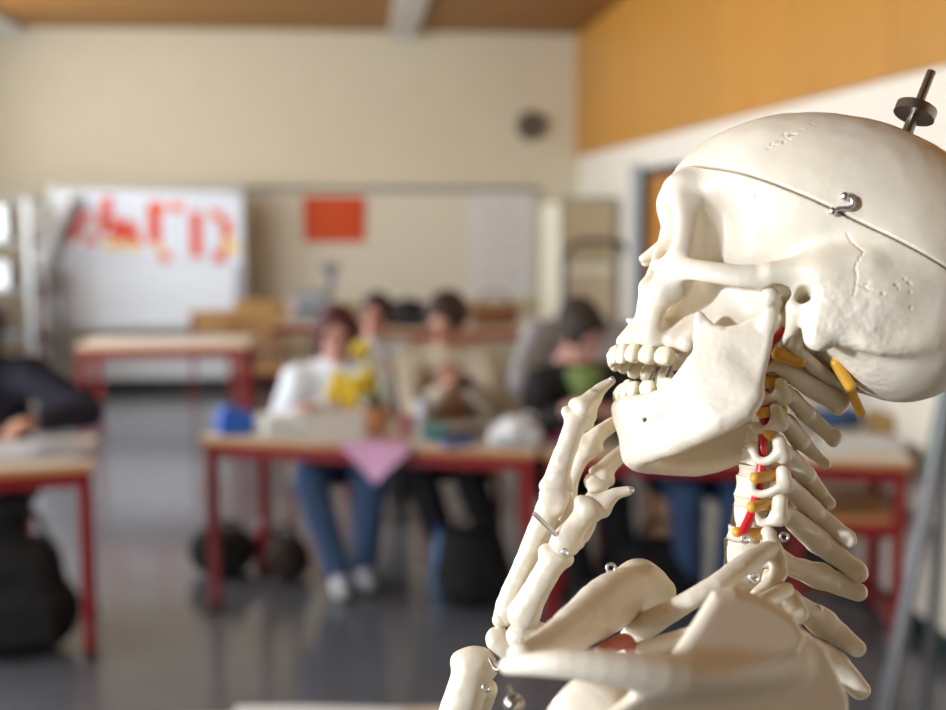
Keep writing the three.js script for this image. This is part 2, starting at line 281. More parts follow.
// rolling white board with a lettered banner
{
  const z = -11.6, [x0, y1] = atZ(58, 190, z), [x1, y0] = atZ(238, 326, z), cx = (x0 + x1) / 2, w = x1 - x0, t = thing('whiteboard', 'tall rolling whiteboard in a grey frame behind the bare desk', 'whiteboard', [cx, 0, z]);
  const wb = new THREE.MeshPhysicalMaterial({ color: new THREE.Color().setRGB(0.79, 0.86, 0.93), roughness: 0.28 });
  part('writing_surface', box(w - 0.04, y1 - y0, 0.02, 0, (y0 + y1) / 2, 0), wb, t);
  part('frame', [box(w + 0.02, 0.03, 0.03, 0, y1, 0, 0.004), box(w + 0.02, 0.03, 0.05, 0, y0, 0.01, 0.004), box(0.03, y1 - y0, 0.03, -w / 2, (y0 + y1) / 2, 0, 0.004), box(0.03, y1 - y0, 0.03, w / 2, (y0 + y1) / 2, 0, 0.004)], greyMetalM, t);
  part('pen_tray', box(w * 0.8, 0.015, 0.07, 0, y0 - 0.02, 0.05, 0.004), greyMetalM, t);
  for (const s of [-1, 1]) { part('post', box(0.06, y1 + 0.05, 0.05, s * (w / 2 + 0.045), (y1 + 0.05) / 2, -0.02, 0.006), greyMetalM, t); part('foot', box(0.07, 0.05, 0.5, s * (w / 2 + 0.045), 0.025, 0, 0.01), greyMetalM, t); }
  part('lower_panel', box(w, 0.36, 0.02, 0, 0.3, -0.05), std(0.58, 0.62, 0.64, 0.5), t);
  // banner
  const [bx0, by1] = atZ(66, 193, z + 0.06), [bx1, by0] = atZ(243, 266, z + 0.06), c = document.createElement('canvas'); c.width = 1024; c.height = 424; const k = c.getContext('2d'); seed = 5;
  k.fillStyle = '#e2e9f4'; k.fillRect(0, 0, 1024, 424); k.fillStyle = '#b9bfca'; k.fillRect(20, 30, 120, 90);
  const bl = (x, y, a, b, col) => { k.fillStyle = col; k.beginPath(); k.ellipse(x, y, a, b, 0, 0, 7); k.fill(); };
  const bar = (x, y, w, h, col, rot = 0) => { k.save(); k.translate(x, y); k.rotate(rot); k.fillStyle = col; k.fillRect(-w / 2, -h / 2, w, h); k.restore(); };
  const o = '#e2431a', o2 = '#ea6a3a', yl = '#f0c63a';
  bar(60, 190, 60, 210, o, 0.6); bar(130, 270, 70, 60, o2, 0); bar(215, 110, 60, 190, o, 0.3); bar(290, 210, 60, 170, o, -0.35); bar(240, 225, 110, 40, o); bar(380, 230, 60, 150, o, -0.4); bar(330, 215, 50, 110, o, 0.4); bl(255, 300, 60, 24, yl); bl(370, 310, 45, 22, yl);
  bar(505, 170, 75, 240, o); bar(545, 80, 60, 60, o2); bl(520, 310, 30, 20, yl); bar(560, 370, 70, 60, o2); bar(640, 80, 70, 60, o2); bar(748, 240, 66, 270, o); bar(870, 130, 70, 60, o2, 0.3); bar(930, 250, 60, 200, o); bar(885, 370, 70, 70, o); bl(935, 300, 28, 50, yl); bar(1000, 330, 30, 50, yl);
  const map = new THREE.CanvasTexture(c); map.colorSpace = THREE.SRGBColorSpace;
  const b = thing('banner', 'white paper banner with large orange and yellow letters taped across the whiteboard', 'banner', [(bx0 + bx1) / 2, by0, z + 0.03]), bw = bx1 - bx0, bh = by1 - by0;
  const g = new THREE.PlaneGeometry(bw, bh, 20, 4), p = g.attributes.position; for (let i = 0; i < p.count; i++) p.setZ(i, 0.006 * Math.sin(p.getX(i) * 7)); g.computeVertexNormals(); g.translate(0, bh / 2, 0);
  part('sheet', g, std(1, 1, 1, 0.8, { map, side: THREE.DoubleSide }), b);
  { const e = box(0.15, 0.82, 0.006, 0, -0.41, 0); e.rotateY(-0.75); e.rotateZ(-0.36); e.translate(-bw / 2 + 0.02, bh, 0.05); part('curled_end', e, std(0.86, 0.87, 0.88, 0.6), b, 'white curled end of the banner paper hanging down'); }
  for (const s of [-1, 1]) part('tape', box(0.06, 0.03, 0.002, s * bw * 0.44, bh - 0.01, 0.008), std(0.7, 0.66, 0.5, 0.5), b);
}
// deep cupboard in the corner with a dark bent-tube frame in front
{
  const z = -10.15, [x0, y1] = atZ(561, 198, z), x1 = RIGHT - 0.03, d = 1.15, t = thing('cupboard', 'beige corner cupboard with a cream side beside the door', 'cupboard', [(x0 + x1) / 2, 0, z - d / 2]), w = x1 - x0;
  const beige = std(0.50, 0.40, 0.25, 0.55), cream = std(0.80, 0.76, 0.62, 0.6);
  part('carcass', box(w, y1 - 0.06, d, 0, (y1 - 0.06) / 2 + 0.03, -0.012, 0.006), cream, t);
  part('cupboard_door', box(w - 0.05, 0.5, 0.02, 0, y1 - 0.29, d / 2, 0.004), beige, t); part('cupboard_door', box(w - 0.05, y1 - 0.68, 0.02, 0, (y1 - 0.68) / 2 + 0.06, d / 2, 0.004), std(0.56, 0.46, 0.31, 0.55), t);
  part('top_edge', box(w + 0.01, 0.03, d + 0.01, 0, y1 - 0.015, 0, 0.004), std(0.30, 0.26, 0.18, 0.6), t);
  for (const s of [-1, 1]) part('door_edge', box(0.025, y1 - 0.04, 0.03, s * (w / 2 - 0.013), (y1 - 0.04) / 2, d / 2 - 0.003), std(0.22, 0.20, 0.14, 0.6), t);
  part('handle', tube([[-w / 2 + 0.08, 0.95, d / 2 + 0.01], [-w / 2 + 0.08, 0.97, d / 2 + 0.04], [-w / 2 + 0.08, 1.07, d / 2 + 0.04], [-w / 2 + 0.08, 1.09, d / 2 + 0.01]], 0.006), greyMetalM, t);
  const zf = z + 0.2, a = atZ(566, 242, zf), b = atZ(629, 242, zf), f = thing('tube_frame', 'dark bent-tube frame standing in front of the beige cupboard', 'metal frame', [(a[0] + b[0]) / 2, 0, zf]), hw = (b[0] - a[0]) / 2, top = a[1];
  part('hoop', tube([[-hw, 0.02, 0], [-hw, 0.7, 0], [-hw, top - 0.14, 0], [-hw + 0.06, top - 0.02, 0], [-hw + 0.18, top, 0], [hw - 0.18, top, 0], [hw - 0.06, top - 0.02, 0], [hw, top - 0.14, 0], [hw, 0.7, 0], [hw, 0.02, 0]], 0.026, 70, 10), std(0.06, 0.052, 0.04, 0.5), f);
  for (const s of [-1, 1]) part('foot', box(0.05, 0.04, 0.3, s * hw, 0.02, -0.001, 0.01), blackM, f);
  part('crossbar', box(2 * hw, 0.03, 0.03, 0, 0.3, 0, 0.006), std(0.06, 0.052, 0.04, 0.5), f);
}
// shelf rack in the far left corner
{
  const z = -10.9, x0 = -3.7, [x1] = atZ(38, 250, z), t = thing('shelf_rack', 'grey metal shelf rack in the corner beside the whiteboard', 'shelf', [(x0 + x1) / 2, 0, z]), w = x1 - x0;
  for (const s of [-1, 1]) for (const q of [-1, 1]) part('upright', box(0.04, 1.78, 0.04, s * (w / 2 - 0.02), 0.89, q * 0.23, 0.004), greyMetalM, t);
  const ys = [0.12, 0.62, 1.0, 1.4, 1.76]; for (const y of ys) part('shelf_board', box(w - 0.04, 0.03, 0.5, 0, y, 0, 0.004), std(0.16, 0.17, 0.18, 0.5), t);
  const boxes = [[-0.18, 1.415, 0.26, 0.26, 0.72, 'white storage box beside another on the upper rack shelf'], [0.16, 1.415, 0.3, 0.28, 0.80, 'tall white storage box on the upper rack shelf'], [-0.15, 1.015, 0.3, 0.25, 0.80, 'white storage box on the middle rack shelf'], [0.17, 1.015, 0.28, 0.22, 0.74, 'low white storage box on the middle rack shelf']];
  for (const [x, y, bw, bh, c, label] of boxes) { const o = thing('storage_box', label, 'box', [(x0 + x1) / 2 + x, y, z + 0.02], 0, 'white boxes on the shelf rack'); part('box_body', box(bw, bh - 0.05, 0.36, 0, (bh - 0.05) / 2, 0, 0.006), std(c * 0.9, c * 0.96, c, 0.6), o); part('lid', box(bw + 0.012, 0.05, 0.372, 0, bh - 0.025, 0, 0.006), std(c * 0.88, c * 0.93, c * 0.98, 0.6), o); }
  const o = thing('folder_stack', 'pale folders piled on the rack with a red one among them', 'folders', [(x0 + x1) / 2 + 0.02, 0.635, z + 0.05]);
  for (let i = 0; i < 6; i++) part('folder', box(0.4, 0.034, 0.3, rr(-0.02, 0.02), 0.018 + i * 0.036, rr(-0.02, 0.02), 0.004), i === 3 ? std(0.45, 0.03, 0.03, 0.5) : std(0.6 + rr(-0.1, 0.1), 0.55, 0.62, 0.6), o);
}
// tall narrow red and brown banner pole beside the board
{
  const z = -11.2, [x, y1] = atZ(43, 268, z), t = thing('red_post', 'narrow red wooden post between the shelf rack and whiteboard', 'post', [x, 0, z]);
  part('shaft', box(0.1, y1, 0.06, 0, y1 / 2, 0, 0.008), std(0.22, 0.02, 0.02, 0.5), t); part('base', box(0.24, 0.04, 0.24, 0, 0.02, 0, 0.008), blackM, t); part('lower_sleeve', box(0.11, 0.3, 0.07, 0, y1 - 0.5, 0, 0.008), std(0.30, 0.14, 0.04, 0.5), t);
}
// ================================================================ desks and chairs
function desk(label, x, z, turn, w = 1.34, d = 0.62, shelf = false, h = 0.74) {
  const t = thing('school_desk', label, 'desk', [x, 0, z], turn, 'red-framed school desks');
  part('tabletop', metricUV(box(w, 0.008, d, 0, h - 0.004, 0)), birchM, t); part('tabletop_edge', metricUV(box(w + 0.006, 0.026, d + 0.006, 0, h - 0.021, 0, 0.006)), edgeM, t, 'brown wooden tabletop edge');
  const hw = w / 2 - 0.035, hd = d / 2 - 0.035;
  for (const s of [-1, 1]) part('apron', box(2 * hw, 0.055, 0.03, 0, h - 0.062, s * hd, 0.004), redM, t);
  for (const s of [-1, 1]) part('apron', box(0.03, 0.055, 2 * hd, s * hw, h - 0.062, 0, 0.004), redM, t);
  for (const s of [-1, 1]) for (const q of [-1, 1]) { const l = part('leg', box(0.042, h - 0.045, 0.042, s * hw, (h - 0.045) / 2 + 0.01, q * hd, 0.005), redM, t); part('foot_cap', box(0.046, 0.03, 0.046, s * hw, 0.015, q * hd, 0.004), blackM, l); }
  if (shelf) {          // short shelf unit under one end
    const sw = 0.36, sx = hw - sw / 2; part('shelf', metricUV(box(sw, 0.02, d - 0.1, sx, 0.5, 0)), edgeM, t, 'wooden shelf under the tabletop'); for (const s of [-1, 1]) part('shelf_rail', box(sw, 0.05, 0.025, sx, 0.465, s * (hd - 0.005), 0.004), redM, t);
    for (const s of [-1, 1]) part('shelf_post', box(0.03, h - 0.09, 0.03, hw - sw, (h - 0.09) / 2, s * (hd - 0.02), 0.004), redM, t); part('floor_rail', box(sw, 0.035, 0.03, sx, 0.09, -hd, 0.004), redM, t); part('floor_rail', box(0.03, 0.035, 2 * hd, hw, 0.09, 0, 0.004), redM, t);
  }
  return t;
}
const woodSeatM = std(1, 1, 1, 0.35, { map: grainT([0.76, 0.62, 0.44], [0.66, 0.51, 0.34], 1, 5) });
function chairSeat(w, d) { const g = new THREE.BoxGeometry(w, 0.012, d, 12, 1, 12), p = g.attributes.position; for (let i = 0; i < p.count; i++) { const z = p.getZ(i) / d * 2, x = p.getX(i) / w * 2; const k = Math.pow(Math.abs(x), 6) * Math.pow(Math.abs(z), 6); p.setX(i, p.getX(i) * (1 - 0.12 * Math.pow(Math.abs(z), 4))); p.setY(i, p.getY(i) + 0.012 * x * x - (z > 0 ? 0.02 * z * z * z : -0.012 * z * z)); } g.computeVertexNormals(); return g; }
function chair(label, x, z, turn, group) {
  const t = thing('school_chair', label, 'chair', [x, 0, z], turn, group), q = 0.17;
  const seat = chairSeat(0.38, 0.38); seat.translate(0, 0.44, 0); part('seat', seat, woodSeatM, t);
  const back = new THREE.BoxGeometry(0.38, 0.2, 0.012, 12, 4, 1), p = back.attributes.position; for (let i = 0; i < p.count; i++) p.setZ(i, p.getZ(i) + 0.5 * p.getX(i) * p.getX(i) - 0.25 * (p.getY(i))); back.computeVertexNormals(); back.translate(0, 0.73, -0.235); part('backrest', back, woodSeatM, t);
  for (const s of [-1, 1]) {
    part('leg', tube([[s * q, 0.012, 0.19], [s * q, 0.3, 0.175], [s * q, 0.415, 0.16]], 0.011, 14, 8), redM, t);
    part('leg', tube([[s * q, 0.012, -0.21], [s * q, 0.3, -0.18], [s * q, 0.45, -0.185], [s * q * 0.95, 0.8, -0.25]], 0.011, 20, 8), redM, t);
    part('side_rail', tube([[s * q, 0.42, 0.16], [s * q, 0.425, 0], [s * q, 0.42, -0.19]], 0.011, 10, 8), redM, t);
  }
  part('crossbar', tube([[-q, 0.415, 0.13], [q, 0.415, 0.13]], 0.01, 6, 8), redM, t);
  return t;
}
// front row, slightly turned towards the window
const ROW = Math.atan2(0.40, 1.30);
const mid = (a, b, dd) => { const ax = atY(...a, 0.74), bx = atY(...b, 0.74), ang = Math.atan2(bx[2] - ax[2], bx[0] - ax[0]); const cx = (ax[0] + bx[0]) / 2, cz = (ax[2] + bx[2]) / 2; return [cx + Math.sin(ang) * dd, cz - Math.cos(ang) * dd, -ang, Math.hypot(bx[0] - ax[0], bx[2] - ax[2])]; };
const DK = {};
{ const [x, z, a, w] = mid([200, 436], [536, 450], 0.31); DK.a = desk('red-framed desk with the flower pot and pink napkin on it', x, z, a, w); DK.ax = x; DK.az = z; DK.aa = a; }
{ const [x, z, a, w] = mid([543, 451], [913, 461], 0.31); DK.b = desk('red-framed desk with an under-shelf, beside the metal stand legs', x, z, a, w, 0.62, true); DK.bx = x; DK.bz = z; DK.ba = a; }
{ const e = atY(93, 463, 0.74), k = 0.19, w = 0.67, d = 0.29; DK.cx = e[0] - Math.cos(k) * w - Math.sin(k) * d; DK.cz = e[2] + Math.sin(k) * w - Math.cos(k) * d; DK.c = desk('red-framed desk with open papers in front of the person in navy', DK.cx, DK.cz, k, 1.34, 0.58); }
{ const a = atY(75, 346, 0.74), b = atY(246, 346, 0.74); desk('bare red-framed desk in front of the whiteboard', (a[0] + b[0]) / 2, a[2] - 0.3, 0, b[0] - a[0]); }
{ const a = atY(252, 324, 0.74), b = atY(345, 326, 0.74); desk('far red-framed desk carrying a brown box and a grey machine', (a[0] + b[0]) / 2, a[2] - 0.3, 0.05, 1.2); DK.dx = (a[0] + b[0]) / 2; DK.dz = a[2] - 0.3; }
{ const a = atY(400, 330, 0.74); desk('far red-framed desk with dark coats heaped on it', a[0] + 0.45, a[2] - 0.35, 0, 1.3); DK.ex = a[0] + 0.45; DK.ez = a[2] - 0.35; }
// near desk under the lens, only its papers reach into view
desk('near red-framed desk with loose papers below the raised hand', -0.42, -1.895, 0, 1.3, 0.62);
function sheets(label, x, y, z, turn, n, w = 0.21, l = 0.297, group, m = paperM, cat = 'papers') {
  const t = thing('paper_stack', label, cat, [x, y, z], turn, group);
  for (let i = 0; i < n; i++) { const g = new THREE.BoxGeometry(w, 0.0012, l, 8, 1, 8), p = g.attributes.position; for (let k = 0; k < p.count; k++) p.setY(k, p.getY(k) + 0.006 * i + 0.004 * (1 + Math.sin(p.getX(k) * 14 + i)) * Math.abs(p.getZ(k) / l)); g.computeVertexNormals(); g.rotateY(rr(-0.12, 0.12)); g.translate(rr(-0.012, 0.012), 0.001, rr(-0.012, 0.012)); part('sheet', g, m, t); }
  return t;
}
sheets('loose white papers on the near desk corner away from the hand', -0.83, 0.741, -2.03, 0.1, 4, 0.3, 0.3);
sheets('thin pile of white papers on the near desk below the wrist', -0.1, 0.741, -2.03, -0.05, 3, 0.3, 0.3);
chair('wooden school chair with a pale glossy seat near the bare desk', ...(() => { const p = atY(262, 425, 0); return [p[0], p[2]]; })(), 0.5);
chair('wooden school chair tucked behind the bare desk', ...(() => { const p = atY(215, 404, 0); return [p[0], p[2]]; })(), Math.PI + 0.1);
chair('wooden school chair pushed sideways to the far desk', ...(() => { const p = atY(300, 398, 0); return [p[0] - 0.15, p[2]]; })(), -0.8);

// ---------------------------------------------------------------- things on the far desks
{ const t = thing('cardboard_box', 'brown cardboard box on the far desk', 'box', [DK.dx - 0.36, 0.74, DK.dz + 0.05], 0.1); part('box_body', box(0.36, 0.17, 0.3, 0, 0.085, 0, 0.004), std(0.40, 0.24, 0.08, 0.8), t); for (const s of [-1, 1]) part('flap', box(0.18, 0.004, 0.3, s * 0.1, 0.176, 0), std(0.44, 0.27, 0.10, 0.8), t); }
{ const t = thing('desk_machine', 'grey box-shaped machine on the far desk beside the cardboard box', 'machine', [DK.dx + 0.1, 0.74, DK.dz], -0.1); part('housing', box(0.3, 0.2, 0.28, 0, 0.1, 0, 0.02), std(0.30, 0.32, 0.35, 0.5), t); part('lid', box(0.26, 0.05, 0.24, 0, 0.22, 0, 0.015), std(0.20, 0.22, 0.26, 0.5), t); part('panel', box(0.2, 0.06, 0.01, 0, 0.1, 0.142), blackM, t); part('lamp_head', [cyl(0.03, 0.03, 0.2, 0.16, 0.32, 0), box(0.14, 0.08, 0.1, 0.16, 0.44, 0, 0.02)], std(0.16, 0.17, 0.2, 0.5), t); }
function lump(name, label, cat, pos, pts, k, cell, m, group) { const t = thing(name, label, cat, pos, 0, group); part('body', meshChains(pts, k, cell, cell * 0.5), m, t); return t; }
{ const t = lump('coat_heap', 'heap of black coats on the far desk', 'coats', [DK.ex - 0.15, 0.735, DK.ez], [[[-0.4, 0.08, 0, 0.08], [-0.24, 0.12, 0.02, 0.11], [-0.06, 0.09, 0, 0.09]], [[-0.34, 0.06, 0.12, 0.06], [-0.1, 0.06, 0.12, 0.06]]], 0.08, 0.018, blackM); part('sleeve', meshChains([[[-0.1, 0.1, 0.06, 0.05], [0.0, 0.08, 0.14, 0.05], [0.08, 0.05, 0.18, 0.045]]], 0.03, 0.015, 0.004), std(0.03, 0.03, 0.035, 0.8), t); }
{ const t = lump('brown_bag', 'brown leather bag on the far desk next to the coats', 'bag', [DK.ex + 0.32, 0.735, DK.ez + 0.02], [[[-0.12, 0.09, 0, 0.085], [0.12, 0.09, 0, 0.085]]], 0.05, 0.014, std(0.20, 0.08, 0.03, 0.6)); part('strap', tube([[-0.15, 0.12, 0], [-0.08, 0.26, 0], [0.08, 0.26, 0], [0.15, 0.12, 0]], 0.01), std(0.1, 0.04, 0.02, 0.6), t); }

// ---------------------------------------------------------------- things on the front row
const onA = (u, v, y = 0.742) => atY(u, v, y);
{ const p = onA(240, 432), t = thing('pencil_case', 'bright blue pencil case on the desk beside the white box', 'pencil case', [p[0], 0.742, p[2]], 0.3); part('case', box(0.15, 0.09, 0.12, -0.02, 0.045, 0, 0.02), std(0.02, 0.12, 0.55, 0.5), t); part('zip', box(0.12, 0.006, 0.008, -0.02, 0.091, 0.02), greyMetalM, t); part('blue_flap', box(0.06, 0.02, 0.09, -0.05, 0.1, 0, 0.008), std(0.03, 0.16, 0.6, 0.5), t); }
{ const p = onA(275, 433), t = thing('card_box', 'low pale box with a green and blue end on the desk', 'box', [p[0] + 0.07, 0.742, p[2]], 0.28); part('box_body', box(0.2, 0.07, 0.14, -0.02, 0.035, 0, 0.005), std(0.70, 0.75, 0.73, 0.6), t); part('green_end', box(0.04, 0.072, 0.142, 0.1, 0.036, 0, 0.005), std(0.03, 0.30, 0.18, 0.6), t); part('blue_end', box(0.03, 0.068, 0.14, 0.136, 0.034, 0, 0.005), std(0.05, 0.08, 0.30, 0.6), t); }
{ const p = onA(332, 441), t = thing('name_card', 'folded blank white card standing at the front of the desk', 'card', [p[0], 0.742, p[2] - 0.02], 0.3); for (const s of [-1, 1]) { const g = box(0.25, 0.125, 0.003); g.rotateX(-s * 0.35); g.translate(0, 0.058, s * 0.022); part('card_leaf', g, std(0.74, 0.73, 0.70, 0.8), t); } }
{ // pot of daffodils
  const p = onA(377, 437), t = thing('potted_daffodils', 'terracotta pot of yellow daffodils on the pink napkin', 'potted plant', [p[0], 0.75, p[2]]);
  const pot = new THREE.LatheGeometry([[0, 0], [0.038, 0], [0.05, 0.09], [0.058, 0.09], [0.06, 0.115], [0.052, 0.115], [0.05, 0.1], [0, 0.098]].map((q) => new THREE.Vector2(...q)), 28); part('pot', pot, std(0.45, 0.20, 0.08, 0.8), t);
  const soil = cyl(0.05, 0.05, 0.01, 0, 0.1, 0); part('soil', soil, std(0.03, 0.02, 0.015, 0.95), t);
  const leafM = std(0.06, 0.16, 0.03, 0.6, { side: THREE.DoubleSide }), petalM = std(0.80, 0.62, 0.03, 0.6, { side: THREE.DoubleSide }), cupM = std(0.80, 0.45, 0.01, 0.6, { side: THREE.DoubleSide });
  seed = 77;
  for (let i = 0; i < 16; i++) { const a = rr(0, 6.28), l = rr(0.08, 0.16), g = new THREE.PlaneGeometry(0.014, l, 1, 6); g.translate(0, l / 2, 0); const q = g.attributes.position; for (let k = 0; k < q.count; k++) { const s = q.getY(k) / l; q.setX(k, q.getX(k) * (1 - s * 0.8)); q.setZ(k, 0.6 * l * s * s); } g.computeVertexNormals(); g.rotateY(a); g.translate(0.02 * Math.sin(a), 0.1, 0.02 * Math.cos(a)); part('leaf', g, leafM, t); }
  const blooms = [[-0.13, 0.10, 0.06], [-0.08, 0.13, 0.08], [-0.1, 0.07, 0.1], [-0.04, 0.11, 0.06], [-0.15, 0.14, 0.02], [-0.06, 0.26, 0.02], [-0.17, 0.09, 0.04], [-0.03, 0.15, -0.02]];
  for (const [bx, by, bz] of blooms) {
    part('stem', tube([[0, 0.1, 0], [bx * 0.5, 0.1 + by * 0.8, bz * 0.5], [bx, 0.09 + by, bz]], 0.004, 10, 6), leafM, t);
    const gs = []; for (let k = 0; k < 6; k++) { const g = new THREE.SphereGeometry(0.018, 8, 6); g.scale(0.75, 1.2, 0.2); g.translate(0, 0.021, 0); g.rotateZ(k * Math.PI / 3); gs.push(g); }
    const cup = new THREE.CylinderGeometry(0.016, 0.010, 0.03, 12, 1, true); cup.rotateX(Math.PI / 2); cup.translate(0, 0, 0.016);
    for (const g of [...gs, cup]) { g.rotateX(rr(-0.1, 0.1)); g.rotateY(bx * 2); g.translate(bx, 0.09 + by, bz); }
    const f = part('bloom', gs, petalM, t); part('bloom_trumpet', cup, cupM, f);
  }
}
{ // pink napkin hanging over the edge
  const p = onA(372, 440), e = onA(376, 444), t = thing('pink_napkin', 'pink checked paper napkin hanging in a point over the desk edge', 'napkin', [e[0], 0, e[2]], DK.aa);
  const c = document.createElement('canvas'); c.width = c.height = 128; const k = c.getContext('2d'); k.fillStyle = '#d3a9c6'; k.fillRect(0, 0, 128, 128); k.fillStyle = '#c893b6'; for (let i = 0; i < 8; i++) { k.fillRect(i * 16, 0, 6, 128); k.fillRect(0, i * 16, 128, 6); } const map = new THREE.CanvasTexture(c); map.colorSpace = THREE.SRGBColorSpace;
  const pos = [], uv = [], ix = [], N = 16, S = 0.20;      // square sheet laid diagonally, its front corner bent over the edge
  for (let j = 0; j <= N; j++) for (let i = 0; i <= N; i++) {
    const a = i / N - 0.5, b = j / N - 0.5, x = (a - b) * S * 0.707, q = (a + b) * S * 0.707, over = q + 0.02; // q > 0 towards the class side edge
    const hang = Math.max(0, over); pos.push(x, 0.746 + 0.002 * Math.sin(x * 40) - hang, Math.min(over, 0) + (hang > 0 ? 0.012 + 0.01 * Math.sin(x * 30) * hang / 0.2 : 0)); uv.push(i / N, j / N);
    if (i && j) { const w = N + 1, d = j * w + i; ix.push(d, d - 1, d - w - 1, d, d - w - 1, d - w); }
  }
  const g = new THREE.BufferGeometry(); g.setAttribute('position', new THREE.Float32BufferAttribute(pos, 3)); g.setAttribute('uv', new THREE.Float32BufferAttribute(uv, 2)); g.setIndex(ix); g.computeVertexNormals();
  part('sheet', g, std(1, 1, 1, 0.85, { map, side: THREE.DoubleSide }), t);
}
{ const p = onA(408, 405, 0.742), t = thing('single_daffodil', 'single yellow flower in a dark glass beside the potted daffodils', 'flower', [p[0], 0.742, p[2] + 0.25]); part('glass', cyl(0.028, 0.034, 0.1, 0, 0.05, 0), std(0.10, 0.04, 0.05, 0.3), t); part('stem', rod([0, 0.1, 0], [0, 0.19, 0.01], 0.004), std(0.06, 0.2, 0.03, 0.6), t); const gs = []; for (let k = 0; k < 6; k++) { const g = new THREE.SphereGeometry(0.026, 8, 6); g.scale(0.75, 1.2, 0.25); g.translate(0, 0.03, 0); g.rotateZ(k * Math.PI / 3); g.translate(0, 0.2, 0.015); gs.push(g); } part('bloom', gs, std(0.8, 0.55, 0.02, 0.6), t); }
{ // clutter
  const item = (name, label, cat, u, v, turn, build) => { const p = onA(u, v), t = thing(name, label, cat, [p[0], 0.742, p[2]], turn); build(t); };
  item('notebook', 'dark closed notebook on the desk near the cream cardigan', 'book', 480, 437, 0.4, (t) => { part('cover', box(0.22, 0.016, 0.16, 0, 0.008, 0, 0.004), std(0.04, 0.035, 0.04, 0.6), t); part('pages', box(0.21, 0.012, 0.155, 0.003, 0.009, 0.004), paperM, t); });
  item('teal_box', 'small teal box beside the pink napkin', 'box', 434, 438, 0.2, (t) => { part('box_body', box(0.09, 0.045, 0.08, 0, 0.023, 0, 0.006), std(0.05, 0.22, 0.25, 0.5), t); part('lid', box(0.094, 0.014, 0.084, 0, 0.05, 0, 0.005), std(0.2, 0.42, 0.42, 0.5), t); });
  item('blue_pouch', 'flat blue pouch at the front of the desk', 'pouch', 457, 446, 0.3, (t) => { part('pouch', box(0.13, 0.022, 0.07, 0, 0.011, 0, 0.009), std(0.05, 0.12, 0.42, 0.6), t); part('zip', box(0.11, 0.004, 0.006, 0, 0.023, 0.01), greyMetalM, t); });
  item('pink_cup', 'small reddish cup beside the potted daffodils', 'cup', 404, 435, 0, (t) => { part('cup_body', new THREE.LatheGeometry([[0, 0], [0.026, 0], [0.036, 0.085], [0.033, 0.085], [0.024, 0.006], [0, 0.006]].map((q) => new THREE.Vector2(...q)), 24), std(0.55, 0.24, 0.26, 0.4, { side: THREE.DoubleSide }), t); part('handle', (() => { const g = new THREE.TorusGeometry(0.022, 0.005, 8, 16); g.translate(0.045, 0.045, 0); return g; })(), std(0.55, 0.24, 0.26, 0.4), t); });
  item('juice_pack', 'white and blue drink carton leaning by the cup', 'carton', 424, 425, 0.5, (t) => { const a = box(0.06, 0.11, 0.05, 0, 0.055, 0, 0.004); part('carton', a, std(0.62, 0.68, 0.82, 0.4), t); part('carton_top', box(0.06, 0.02, 0.012, 0, 0.118, 0), std(0.15, 0.22, 0.5, 0.4), t); });
  item('paper_bag', 'crumpled white plastic bag on the desk', 'bag', 513, 447, 0, (t) => { part('bag_body', meshChains([[[-0.06, 0.04, 0, 0.04], [0.0, 0.06, 0, 0.058], [0.07, 0.045, 0, 0.045]], [[0, 0.08, 0, 0.03], [0.04, 0.1, 0.01, 0.02]]], 0.03, 0.007, 0.005), std(0.72, 0.75, 0.78, 0.45), t); part('bag_knot', tube([[0.03, 0.1, 0], [0.05, 0.13, 0.01], [0.09, 0.12, 0.0]], 0.008, 10, 6), std(0.72, 0.75, 0.78, 0.45), t); });
  item('magenta_folder', 'magenta folder standing beside the white bag', 'folder', 551, 442, 0.25, (t) => { const a = box(0.12, 0.1, 0.012, 0, 0.052, 0, 0.004); a.rotateX(-0.35); part('cover', a, std(0.50, 0.03, 0.28, 0.5), t); part('pages', (() => { const b = box(0.112, 0.092, 0.008, 0, 0.05, -0.012); b.rotateX(-0.35); return b; })(), paperM, t); });
  item('open_book', 'large white open book on the desk by the white bag', 'book', 470, 427, 0.3, (t) => { for (const s of [-1, 1]) part('page', (() => { const g = box(0.14, 0.012, 0.19, s * 0.072, 0.008, 0, 0.003); return g; })(), std(0.45, 0.42, 0.40, 0.8), t); part('cover', box(0.3, 0.004, 0.2, 0, 0.002, 0), std(0.10, 0.05, 0.05, 0.6), t); });
  item('right_papers', 'sheet of white paper on the desk beyond the neck bones', 'papers', 855, 444, 0.1, (t) => { for (let i = 0; i < 2; i++) part('sheet', box(0.34, 0.0015, 0.24, i * 0.03, 0.002 + i * 0.003, -i * 0.02), paperM, t); });
  item('blue_scarf', 'crumpled blue cloth on the desk beyond the neck bones', 'cloth', 833, 428, 0.1, (t) => part('cloth', meshChains([[[-0.1, 0.03, 0, 0.03], [0, 0.045, 0.02, 0.045], [0.1, 0.035, 0, 0.036]], [[-0.05, 0.05, -0.03, 0.03], [0.07, 0.055, -0.02, 0.028]]], 0.03, 0.008, 0.004), std(0.05, 0.11, 0.26, 0.85), t));
  item('brown_parcel', 'tan paper parcel on the desk end near the metal stand', 'parcel', 893, 432, 0.2, (t) => { part('parcel', box(0.16, 0.08, 0.16, 0, 0.04, 0, 0.01), std(0.38, 0.24, 0.09, 0.8), t); part('string', box(0.162, 0.082, 0.008, 0, 0.04, 0), std(0.2, 0.12, 0.05, 0.8), t); });
}
